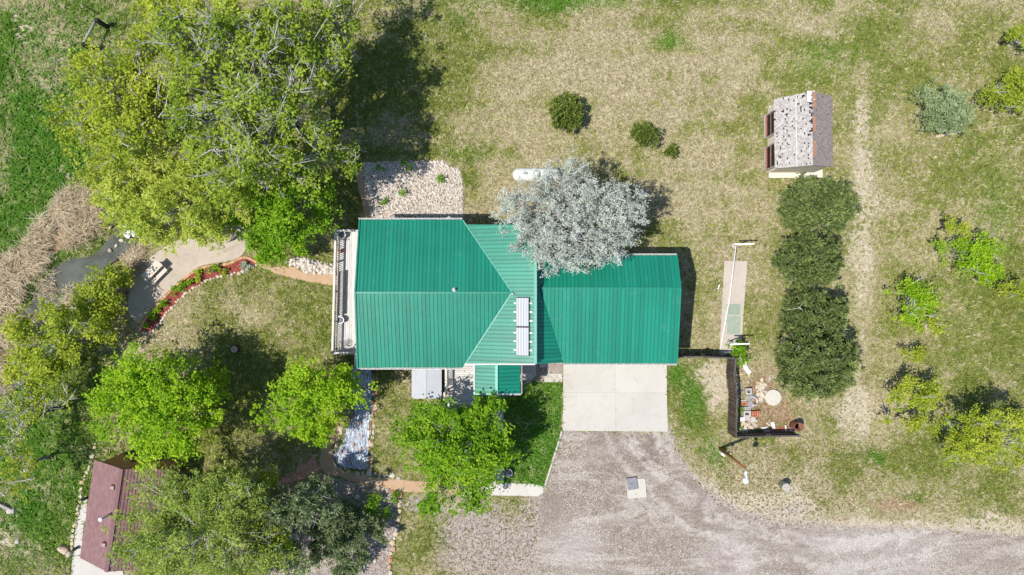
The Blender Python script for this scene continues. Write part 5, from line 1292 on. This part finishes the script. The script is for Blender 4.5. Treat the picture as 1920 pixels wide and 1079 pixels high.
# ------------------------------------------------------------------ mulch bed
m = MB(); m.prism(ppoly(BEDTOP + BEDBOT), -.05, .035); tag(m.build('mulch_bed', M['mulch']), 'curved bed of red bark mulch between patio and lawn', kind='structure')
pebbles('mulch_chips', 'loose red bark chips covering the curved bed', BEDTOP + BEDBOT, 2600, .025, .06, 'mulchchip' if 'mulchchip' in M else 'rstone', 9, z0=.03) if False else None
be = empty('brick_edging', 'orange brick edging along the patio side of the mulch bed', 'brick edging', W(353, 518))
bm_ = MB(); bm_.box((0, 0, 0), (.20, .17, .09)); bme = None; r_ = random.Random(6)
P = [W(x, y) for x, y in BEDTOP]; acc = 0
for a, b_ in zip(P[:-1], P[1:]):
    d = b_ - a; L_ = d.length; t = -acc
    t += .212
    while t < L_:
        p = a + d * (t / L_) - be.location + Vector((0, 0, .05 + r_.uniform(-.008, .008))); rz = math.atan2(d.y, d.x) + r_.uniform(-.06, .06)
        if bme is None: o = bm_.build('brick', M['brick'], be, loc=p); o.rotation_euler = (0, 0, rz); bme = o.data
        else: link('brick', bme, be, p, (0, 0, rz))
        t += .212
    acc = L_ - (t - .212)
stone_line('stone_border', 'row of small whitish stones along the lawn side of the mulch bed', BEDBOT, .125, ['wstone'], 51, .9)
# liner pond with its stones
def linermesh():
    P = np.array(LINER); xs = np.arange(P[:, 0].min(), P[:, 0].max() + 1, 1.3); ys = np.arange(P[:, 1].min(), P[:, 1].max() + 1, 1.6)
    X, Y = np.meshgrid(xs, ys); ins = inpoly(X, Y, LINER)
    Z = .02 + .09 * fbm(X / 2.6, Y / 14., 5, 4) + .06 * fbm(X / 9, Y / 12, 9, 3)
    ny, nx = X.shape; idx = np.arange(ny * nx).reshape(ny, nx); V = np.stack([(X - 960) / S, (540 - Y) / S, Z], -1).reshape(-1, 3)
    k = ins[1:, :-1] & ins[1:, 1:] & ins[:-1, 1:] & ins[:-1, :-1]
    F = np.stack([idx[1:, :-1], idx[1:, 1:], idx[:-1, 1:], idx[:-1, :-1]], -1)[k]
    return npmesh('pond_liner', V, F, M['liner'], smooth=True)
tag(linermesh(), 'crumpled bluish plastic liner of an empty garden pond below the deck', 'pond liner')
stone_line('stone_border', 'red sandstone edge on the lawn side of the pond liner', [(704, 694), (702, 730), (701, 760), (697, 800), (695, 850), (690, 884)], .15, ['rstone', 'rstone', 'wstone'], 52, .8, wide=2, h=.7, jit=.15)
stone_line('stone_border', 'red stones on the path side of the pond liner', [(641, 806), (634, 828), (624, 848), (622, 862), (634, 878), (660, 885), (684, 888)], .16, ['rstone', 'rstone', 'wstone'], 53, .85, h=.9)
stone_line('stone_border', 'white stones between tan path and lawn, right of the pond liner', [(692, 886), (712, 890), (735, 893), (752, 898)], .21, ['wstone', 'wstone', 'ystone'], 54, .85, h=.9)
stone_line('stone_border', 'dark red stones along the gravel bed side of the tan path', [(682, 912), (705, 915), (728, 920), (748, 926)], .19, ['rstone', 'wstone'], 55, .85, h=.9)
stone_line('stone_border', 'long line of pale and orange stones bounding the juniper bed', [(751, 928), (750, 960), (744, 990), (738, 1015), (734, 1045), (726, 1085)], .19, ['wstone', 'ystone', 'wstone', 'rstone'], 56, .9, h=.9)
stone_line('stone_border', 'pale stones edging the left side of the rock bed', [(683, 330), (690, 360), (699, 390), (704, 408)], .15, ['wstone'], 57, .8, wide=2)
r_ = random.Random(8)
for k, (px, py) in enumerate(((667, 792), (676, 795), (678, 820), (663, 835), (676, 842), (655, 866), (671, 868), (640, 848), (684, 705), (682, 730))):
    o = link('liner_stone', r_.choice(STM['rstone']), None, W(px, py, .17), (.1, 0, 1.4), (.17, .09, .09)); tag(o, 'flat stone weighing down the pond liner, number %s from the deck' % ['six', 'seven', 'eight', 'nine', 'ten', 'twelve', 'thirteen', 'eleven', 'one', 'two'][k], 'stone', 'stones on the liner')
for k, (px, py, s_) in enumerate(((605, 905, .42), (612, 918, .36), (602, 928, .3), (618, 903, .3))):
    tag(link('boulder', stone_mesh(70 + k, M['rstone'], .8, 2), None, W(px, py, s_ * .35), (.2, .1, k), (s_, s_ * .75, s_)), ['large rust brown boulder below the tan path', 'rust brown boulder under the large one', 'lowest of the rust brown boulders by the path', 'small rust brown boulder right of the large one'][k], 'boulder')
for k, (px, py, s_) in enumerate(((670, 932, .2), (703, 1052, .18), (530, 1067, .2), (549, 1071, .26), (632, 930, .16))):
    tag(link('boulder', stone_mesh(80 + k, M['wstone'], .7, 2), None, W(px, py, s_ * .35), (.2, .1, k), (s_, s_ * .75, s_)), ['pale rock in the gravel below the path', 'pale rock in the gravel near the lower stone line', 'grey rock left of the blue juniper at the lower edge', 'grey flat rock below the dark evergreens', 'pale rock near the rust brown boulders'][k], 'boulder')
# waterfall at the pond head
c = W(243, 431); m = MB(c)
r_ = random.Random(3)
for k in range(26):
    a = r_.uniform(0, 6.28); d = r_.random() ** .6; p = c + Vector((.5 * d * math.cos(a), .55 * d * math.sin(a), -.08 + r_.uniform(-.05, .12))); s_ = r_.uniform(.08, .17)
    m.lathe(p, [(.01, -s_ * .5), (s_ * .8, -s_ * .2), (s_, .05), (s_ * .6, s_ * .4), (.01, s_ * .5)], 8)
tag(m.build('white_water', M['foam'], smooth=True), 'patch of white foaming water at the head of the pond', kind='stuff')
for k, (px, py, s_) in enumerate(((228, 452, .2), (218, 462, .16), (206, 470, .2), (232, 440, .16), (207, 427, .14))):
    tag(link('boulder', stone_mesh(90 + k, M['wstone'], .6, 2), None, W(px, py, -.15), (.2, .1, k), (s_, s_ * .7, s_)), 'pale rock at the pond head, number %s from the white water' % ['two', 'three', 'four', 'one', 'five'][k], 'boulder', 'rocks at the pond head')

# ------------------------------------------------------------------ trees
tree('cottonwood', 'tallest grey-branched cottonwood with thin spring leaves at upper left', [(480, 100, 10, 105, 85, 2.6), (570, 50, 8.5, 80, 65, 2.2), (430, 190, 10.5, 105, 95, 2.6), (535, 200, 10, 80, 90, 2.6), (375, 110, 9.5, 90, 85, 2.4), (470, 285, 9.5, 100, 75, 2.4), (555, 300, 7.5, 80, 55, 1.8), (630, 290, 6.5, 62, 38, 1.4), (400, 280, 9, 80, 70, 2.2), (590, 130, 8, 60, 70, 2)],
     'spring', dens=3.2, nl=28, ls=.16, rc=.40, twigs=.55, bare=.85, seed=1, tr=.42, lump=.3, base=(582, 255))
tree('box_elder', 'yellow-green leafy tree left of the grey-branched cottonwood', [(220, 190, 6.5, 95, 80, 2.2), (290, 230, 7, 95, 90, 2.4), (180, 240, 5, 70, 55, 1.8), (270, 150, 6.5, 85, 65, 2.)], 'yellow', dens=6, nl=24, ls=.15, rc=.36, twigs=.5, bare=.35, seed=2, tr=.26, lump=.3)
tree('willow', 'bright yellow-green willow above the patio', [(260, 325, 6, 85, 75, 2.2), (330, 380, 6, 95, 80, 2.4), (225, 385, 4.5, 42, 42, 1.5), (395, 380, 5.5, 80, 75, 2), (330, 430, 4.2, 85, 30, 1.1), (420, 310, 6.5, 70, 60, 2)], 'lime', mode='spray', dens=8, nl=40, ls=.17, rc=.42, twigs=.3, bare=.04, seed=3, tr=.24, hang=.3)
tree('box_elder', 'yellow-green tree at the top edge left of the cottonwood', [(340, 20, 7, 80, 65, 2.3), (400, 40, 8, 80, 60, 2.3), (320, 80, 6.5, 60, 50, 1.8), (300, 35, 6, 40, 40, 1.5)], 'yellow', dens=5, nl=24, ls=.15, rc=.36, twigs=.5, bare=.3, seed=4, tr=.25, lump=.3)
tree('ash_tree', 'thin-leaved tree at the top edge right of the cottonwood', [(625, 40, 5.5, 60, 50, 2), (610, 110, 5, 50, 60, 1.8), (660, 10, 5.5, 50, 50, 2)], 'spring', dens=2.6, nl=24, ls=.15, rc=.36, twigs=.6, bare=.4, seed=5, tr=.2, lump=.3)
tree('maple', 'dense vivid green tree left of the house deck', [(530, 400, 4.6, 82, 62, 2.3), (495, 440, 4, 55, 50, 1.8), (575, 375, 4.2, 55, 45, 1.8), (520, 470, 3.2, 55, 30, 1.3)], 'vivid', dens=8, nl=26, ls=.14, rc=.32, twigs=.2, seed=6, tr=.2)
tree('young_tree', 'yellow-green tree between the pond and the patio', [(190, 545, 2.3, 48, 44, 1.3), (205, 595, 2.2, 40, 38, 1.2), (160, 575, 2.2, 42, 38, 1.2), (212, 512, 2., 32, 26, 1.)], 'olive', dens=7, nl=24, ls=.14, rc=.32, twigs=.3, bare=.1, seed=7, tr=.16)
tree('young_tree', 'bright yellow-green tree on the lower bank of the pond', [(80, 605, 4, 45, 40, 1.6), (110, 650, 3.8, 50, 42, 1.6), (45, 690, 3.5, 45, 38, 1.5), (130, 610, 4, 42, 40, 1.6), (95, 695, 3.4, 40, 28, 1.2)], 'yellow', dens=6.5, nl=24, ls=.14, rc=.32, twigs=.3, bare=.1, seed=8, tr=.18, lump=.3)
tree('scrub_tree', 'sparse dark-branched tree at the left edge below the pond', [(40, 770, 4, 65, 45, 1.5), (90, 760, 3.5, 45, 35, 1.3), (20, 830, 3.5, 35, 35, 1.3)], 'olive', dens=3.2, nl=18, ls=.13, rc=.34, twigs=.8, bare=.5, seed=9, tr=.2, lump=.35, bark='darkbark')
tree('scrub_tree', 'small yellow-leaved tree at the left edge above the timber', [(45, 885, 3, 38, 42, 1.4), (20, 860, 2.8, 25, 30, 1.2)], 'yellow', mode='spray', dens=4, nl=25, ls=.13, rc=.4, twigs=.5, bare=.2, seed=10, tr=.12)
tree('elm', 'large yellow-green tree above the cabin', [(290, 720, 5.5, 85, 55, 2.2), (260, 770, 5, 70, 60, 2), (320, 790, 5.2, 80, 65, 2.2), (350, 740, 5, 75, 60, 2.), (235, 720, 4.6, 50, 50, 1.7), (300, 835, 4.2, 50, 32, 1.4), (390, 720, 3, 40, 45, 1.3)], 'bright', dens=6.5, nl=26, ls=.145, rc=.33, twigs=.25, seed=11, tr=.24, lump=.3)
tree('maple', 'round bright green tree beside the pond liner', [(590, 745, 4.2, 75, 62, 2.2), (560, 720, 4, 50, 45, 1.7), (620, 745, 4, 46, 44, 1.7), (590, 795, 3.4, 60, 32, 1.4)], 'bright', dens=8, nl=26, ls=.14, rc=.3, twigs=.2, seed=12, tr=.18)
tree('maple', 'large bright green tree below the porch', [(860, 830, 5, 85, 70, 2.4), (810, 830, 4.4, 55, 60, 1.9), (912, 825, 4.4, 48, 56, 1.8), (870, 785, 4.2, 62, 32, 1.5), (855, 910, 4, 58, 55, 1.7), (920, 860, 4.2, 45, 45, 1.6), (850, 790, 4.5, 60, 40, 1.6)], 'vivid', dens=8, nl=26, ls=.145, rc=.32, twigs=.25, bare=.05, seed=13, tr=.22, lump=.28)
tree('willow', 'pale green willow spreading over the maroon cabin roof', [(330, 950, 6, 90, 70, 2.2), (290, 1000, 5.6, 62, 60, 1.9), (380, 1000, 6.5, 95, 80, 2.4), (430, 930, 6, 75, 55, 2.), (330, 1060, 5.4, 80, 45, 1.8), (440, 1060, 5.6, 80, 50, 2.)], 'willow', mode='spray', dens=7.5, nl=35, ls=.15, rc=.55, twigs=.4, bare=.08, seed=14, tr=.3, hang=.4)
tree('box_elder', 'mid green tree between the cabin and the junipers', [(490, 960, 4.5, 55, 60, 1.8), (500, 1030, 4.2, 50, 60, 1.8), (470, 900, 4, 50, 35, 1.5)], 'olive', dens=5, nl=22, ls=.13, rc=.34, twigs=.4, bare=.25, seed=15, tr=.2)
tree('pine_tree', 'dark shaded pine left of the blue-green juniper', [(560, 950, 4., 62, 46, 1.8), (520, 1000, 3.8, 48, 50, 1.6), (595, 925, 3.4, 36, 28, 1.3), (560, 1040, 3.2, 40, 35, 1.3)], 'juniper', mode='needle', dens=11, nl=26, ls=.26, rc=.30, twigs=.3, bare=.15, seed=16, tr=.18, bark='bark')
jr = random.Random(12)
tree('juniper', 'grey-green spreading juniper with layered sprays at the lower edge', [(640, 1003, 2.6, 24, 24, 1.3)] + [(642 + (58 - 12 * (k % 2)) * math.cos(a), 1005 + 56 * math.sin(a), jr.uniform(1.2, 1.9), jr.uniform(15, 22), jr.uniform(15, 22), .45) for k, a in enumerate(np.linspace(0, 5.8, 11))] + [(640 + 32 * math.cos(a), 1003 + 32 * math.sin(a), 2.1, 18, 18, .6) for a in np.linspace(.4, 6.2, 7)],
     'juniper', mode='needle', dens=17, nl=26, ls=.26, rc=.28, twigs=.3, seed=17, tr=.16, lump=.2, base=(653, 985))
tree('green_shrub', 'bright green shrub at the top of the juniper bed', [(695, 945, .8, 24, 20, .6), (710, 965, .7, 20, 22, .55)], 'vivid', dens=14, nl=18, ls=.10, rc=.22, twigs=.1, seed=18, tr=.04, cat='shrub')
tree('green_shrub', 'small round green shrub inside the corner of the stone line', [(739, 935, .35, 10, 10, .35)], 'vivid', dens=40, nl=18, ls=.07, rc=.13, twigs=.1, seed=19, tr=.03, cat='shrub')
tree('silver_tree', 'broad silver-leaved tree overhanging the green roofs', [(1050, 365, 5, 66, 52, 2.1), (978, 402, 4.8, 44, 42, 1.8), (1158, 398, 5.2, 54, 46, 2.), (1075, 450, 5.8, 78, 55, 2.2), (1110, 400, 5.6, 55, 45, 1.9), (1010, 455, 5.4, 42, 32, 1.4), (1045, 485, 5.6, 42, 28, 1.3), (1145, 450, 5.5, 40, 40, 1.6)],
     'silver', mode='spray', dens=10, nl=50, ls=.11, rc=.42, twigs=.5, bare=.15, seed=20, tr=.22, base=(1090, 425), lump=.16, boughp=.3)
for k, (n_, x, y, rx, ry) in enumerate((('topmost', 1527, 388, 74, 52), ('second from the top', 1515, 490, 64, 50), ('third from the top', 1524, 590, 60, 46), ('lowest', 1530, 682, 78, 68))):
    z = (3.6, 3.3, 3.0, 3.8)[k]
    tree('pine_tree', 'dark green rounded pine, %s in the row of four' % n_, [(x, y, z, rx * .92, ry * .92, z * .62), (x - rx * .35, y + ry * .2, z * .8, rx * .55, ry * .6, z * .45), (x + rx * .35, y - ry * .2, z * .8, rx * .55, ry * .6, z * .45), (x - rx * .25, y - ry * .4, z * .75, rx * .5, ry * .5, z * .4), (x + rx * .25, y + ry * .4, z * .75, rx * .5, ry * .5, z * .4)], 'pine', mode='needle', dens=23, nl=24, ls=.27, rc=.24, twigs=.15, bare=.03, seed=30 + k, tr=.16, group='row of pines', bark='darkbark', lump=.10, boughp=.85, boughf=.16, bsz=.20)
for k, (lb, x, y, r0, h, lf) in enumerate((('larger dark green shrub above the silver tree', 1060, 216, 37, 1.3, 'bush'), ('squarish dark green shrub right of the larger one', 1209, 256, 26, 1.15, 'bush'), ('tiny shrub beside the squarish shrub', 1257, 285, 11, .45, 'bush'), ('round grey-green shrub right of the old shed', 1762, 206, 50, 1.8, 'greyg'))):
    lob = [(x, y, h, r0 * .85, r0 * .8, h * .7)] + [(x + r0 * .5 * math.cos(a), y + r0 * .45 * math.sin(a), h * .8, r0 * .48, r0 * .48, h * .55) for a in np.linspace(0, 5.2, 5)]
    tree('shrub', lb, lob, lf, mode='spray' if lf == 'greyg' else 'needle', dens=14, nl=26 if lf == 'bush' else 30, ls=.34 if lf == 'bush' else .12, rc=.22 if lf == 'bush' else .34, twigs=.15, seed=40 + k, tr=.05, cat='shrub', lump=.22)
SAP = [('yellow-green sapling cut by the right edge near the top', [(1905, 68, 1.6, 24, 20, .8)], 'olive', 7), ('wide yellow-green sapling at the right edge beside the grey-green shrub', [(1880, 188, 1.8, 38, 26, .9), (1915, 165, 2, 28, 32, 1.)], 'olive', 8),
       ('small thin sapling, upper right of the pines', [(1795, 425, 2.1, 24, 18, .7)], 'yellow', 6), ('bright green bushy sapling, right of the thin one', [(1825, 480, 2.1, 46, 36, 1.1), (1845, 505, 1.8, 28, 22, .8)], 'bright', 9),
       ('compact bright green sapling beside the pines', [(1716, 555, 2.0, 38, 32, 1.1)], 'bright', 11), ('thin-leaved sapling below the compact one', [(1730, 608, 1.9, 48, 20, .7)], 'yellow', 3),
       ('green sapling cut by the right edge', [(1908, 545, 1.9, 24, 24, 1.)], 'olive', 9), ('very small pale sapling in the middle of the right row', [(1714, 668, 1.5, 20, 18, .6)], 'yellow', 5),
       ('yellow-green sapling above the twiggy one', [(1715, 738, 2.4, 52, 32, 1.1)], 'yellow', 8), ('twiggy sparse sapling at the lower end of the right row', [(1712, 790, 2.0, 48, 26, .8)], 'yellow', 3), ('largest yellow-green tree in the lower right field', [(1850, 825, 3.4, 80, 42, 1.4), (1800, 835, 3, 40, 30, 1.1), (1885, 835, 3, 50, 36, 1.2), (1845, 790, 3.6, 50, 30, 1.2)], 'yellow', 6),
       ('dark green shrub touching the fence corner', [(1383, 657, 1.0, 15, 14, .6), (1388, 676, .8, 12, 12, .5)], 'vivid', 16)]
for k, (lb, lob, lf, dn) in enumerate(SAP):
    tree('sapling', lb, lob, lf, dens=dn * 1.7, nl=24, ls=.115, rc=.26, twigs=.6, bare=.25 if dn < 5 else .05, seed=60 + k, tr=.06, cat='sapling' if 'shrub' not in lb else 'shrub', lump=.3, bark='darkbark')
# plants in the mulch bed, ordered from the lower end
BP = [(275, 613, 7, 'vivid'), (286, 590, 13, 'vivid'), (297, 583, 9, 'vivid'), (301, 569, 8, 'vivid'), (311, 569, 8, 'vivid'), (326, 545, 10, 'vivid'), (340, 537, 14, 'vivid'), (356, 527, 11, 'bright'), (370, 517, 12, 'bright'), (393, 509, 9, 'bush'), (408, 506, 11, 'vivid'), (424, 509, 9, 'vivid'), (458, 499, 14, 'sage')]
ordn = ['first', 'second', 'third', 'fourth', 'fifth', 'sixth', 'seventh', 'eighth', 'ninth', 'tenth', 'eleventh', 'twelfth', 'thirteenth']
for k, (x, y, r0, lf) in enumerate(BP):
    tree('bed_plant', '%s in the red mulch bed, %s from the lower end' % ('grey sage clump' if lf == 'sage' else 'leafy green perennial', ordn[k]), [(x, y, .25, r0 * .62, r0 * .62, .25)], lf, dens=26, nl=18, ls=.10, rc=.16, twigs=.1, seed=90 + k, tr=.02, cat='plant', group='plants in the mulch bed')
for k, (x, y, r0, lb) in enumerate(((712, 320, 7, 'small green weed in the upper left of the rock bed'), (756, 363, 6, 'small green weed left in the lower part of the rock bed'), (770, 318, 5, 'small green weed at the top of the rock bed'), (830, 335, 8, 'green weed near the right side of the rock bed'), (718, 378, 6, 'green weed near the lower left of the rock bed'), (757, 308, 5, 'tiny weed on the top edge of the rock bed'),
     (918, 752, 16, 'dark green shrub in front of the porch, left one'), (950, 755, 15, 'dark green shrub in front of the porch, right one'), (906, 765, 12, 'low shrub beside the side deck steps'), (1385, 800, 7, 'green weed inside the fence corner by the cinder blocks'), (1384, 770, 6, 'green weed against the fence beside the flue block'), (838, 766, 10, 'bare brown shrub below the hot tub'))):
    tree('small_plant', lb, [(x, y, .3 if r0 < 10 else .7, r0, r0, .25 if r0 < 10 else .6)], 'vivid', dens=18, nl=16, ls=.10, rc=.17, twigs=.1, seed=120 + k, tr=.02, cat='plant')

# ------------------------------------------------------------------ reeds and grass
def reeds(nc, per, seed, REEDS=REEDS, name='reeds', label='mass of dead tan cattail reeds along the pond', sc=1.):
    r = np.random.default_rng(seed); P = np.array(REEDS); X = r.uniform(P[:, 0].min(), P[:, 0].max(), nc * 3); Y = r.uniform(P[:, 1].min(), P[:, 1].max(), nc * 3)
    k = inpoly(X, Y, REEDS) & (fbm(X / 20, Y / 20, 55, 2) > .36); X, Y = X[k][:nc], Y[k][:nc]; nc = len(X)
    lean = 6.28 * fbm(X / 40, Y / 40, 31, 3) * 2.; size = sc * r.uniform(.4, 1.05, nc); ct = r.normal(0, .16, nc)
    j = np.repeat(np.arange(nc), per); n = len(j)
    ang = np.where(r.random(n) < .55, lean[j] + r.normal(0, .7, n), r.uniform(0, 6.28, n)); ln = size[j] * r.uniform(.35, 1.15, n); hh = size[j] * r.uniform(.25, 1.0, n)
    rad = r.random(n) * .22; a2 = r.uniform(0, 6.28, n)
    b = np.stack([(X[j] - 960) / S + rad * np.cos(a2), (540 - Y[j]) / S + rad * np.sin(a2), gz(X, Y)[j]], -1); d = np.stack([np.cos(ang), np.sin(ang), 0 * ang], -1)
    up = np.array([0, 0, 1.]); bend = r.normal(0, .18, n)[:, None] * np.stack([-np.sin(ang), np.cos(ang), 0 * ang], -1)
    mid = b + d * (ln * .35)[:, None] + up * hh[:, None] + bend; tip = b + d * ln[:, None] + up * (hh * r.uniform(.2, 1., n))[:, None] + bend * 2
    sd_ = np.stack([-np.sin(ang), np.cos(ang), 0 * ang], -1) * (.008 + .014 * r.random(n))[:, None]
    V = np.stack([b - sd_, b + sd_, mid + sd_, mid - sd_, tip + sd_ * .3, tip - sd_ * .3], 1).reshape(-1, 3)
    i = np.arange(n)[:, None] * 6; F = np.concatenate([i + np.array([[0, 1, 2, 3]]), i + np.array([[3, 2, 4, 5]])])
    t = np.clip(.5 + r.normal(0, .17, n) + ct[j], .01, .99)
    return tag(npmesh(name, V, F, L['reed'], tint=np.concatenate([t, t])), label, kind='stuff')
reeds(560, 44, 3)
reeds(170, 26, 4, [(262, 440), (285, 470), (262, 500), (238, 540), (205, 560), (180, 545), (200, 515), (232, 485)], 'bank_brush', 'dry tan brush on the patio side of the pond', .55)
reeds(60, 24, 6, [(60, 520), (90, 512), (140, 540), (150, 560), (110, 590), (80, 620), (50, 700), (20, 720), (40, 640)], 'fallen_stalks', 'pale dead stalks fallen over the dark pond water', .7)
NOGRASS = [DRIVE, GRAVEL, WALK, TANPATH, LINER, REDEARTH, ROCKBED, GRAVBED, PATIO, BEDTOP + BEDBOT, EASTPATH, ROCKSTRIP, NPATH, STRIP, REEDS, SHWALK, SHPAD, GRAVPOCH, HOUSEFP, WATERP]
def grass(n, seed):
    r = np.random.default_rng(seed); X = r.uniform(-80, 2000, n); Y = r.uniform(-80, 1160, n)
    G, Lu, Pl, Vv, D, Sp = masks(X, Y)
    keep = r.random(n) < np.clip(1.15 - .55 * Pl - 1.0 * Vv - .9 * D, .05, 1)
    for p in NOGRASS: keep &= ~inpoly(X, Y, p)
    X, Y, G, Lu, Pl = X[keep], Y[keep], G[keep], Lu[keep], Pl[keep]; n = len(X)
    nb = 4; g = G + .9 * (fbm(X / 9, Y / 9, 14, 3) - .5) + r.normal(0, .14, n)
    g = g + r.normal(0, .24, n); hgt = (.05 + .10 * np.clip(Lu, 0, 1) + .06 * np.clip(G, 0, 1)) * r.uniform(.6, 1.5, n)
    hgt *= np.where((X < 230), 1.4, 1.25)
    j = np.repeat(np.arange(n), nb); N = len(j)
    a = r.uniform(0, 6.28, N); le = hgt[j] * r.uniform(.5, 1.5, N); rad = r.uniform(0, .11, N); a2 = r.uniform(0, 6.28, N)
    b = np.stack([(X[j] - 960) / S + rad * np.cos(a2), (540 - Y[j]) / S + rad * np.sin(a2), gz(X, Y)[j]], -1)
    d = np.stack([np.cos(a), np.sin(a), 0 * a], -1); sd_ = np.stack([-np.sin(a), np.cos(a), 0 * a], -1) * (.012 + .13 * hgt[j])[:, None]
    tip = b + d * (le * .9)[:, None] + np.array([0, 0, 1.]) * (hgt[j] * r.uniform(.5, 1., N))[:, None]
    V = np.stack([b - sd_, b + sd_, tip], 1).reshape(-1, 3); F = np.arange(N * 3).reshape(-1, 3)
    tc = np.stack([np.clip(g[j] + r.normal(0, .08, N), .01, .99), np.clip(Lu[j] * 1.1, 0, 1), 0 * a, 0 * a + 1], -1)
    return tag(npmesh('grass', V, F, M['grass'], tcol=tc), 'short patchy grass of mixed straw and green blades', kind='stuff')
grass(120000, 5)
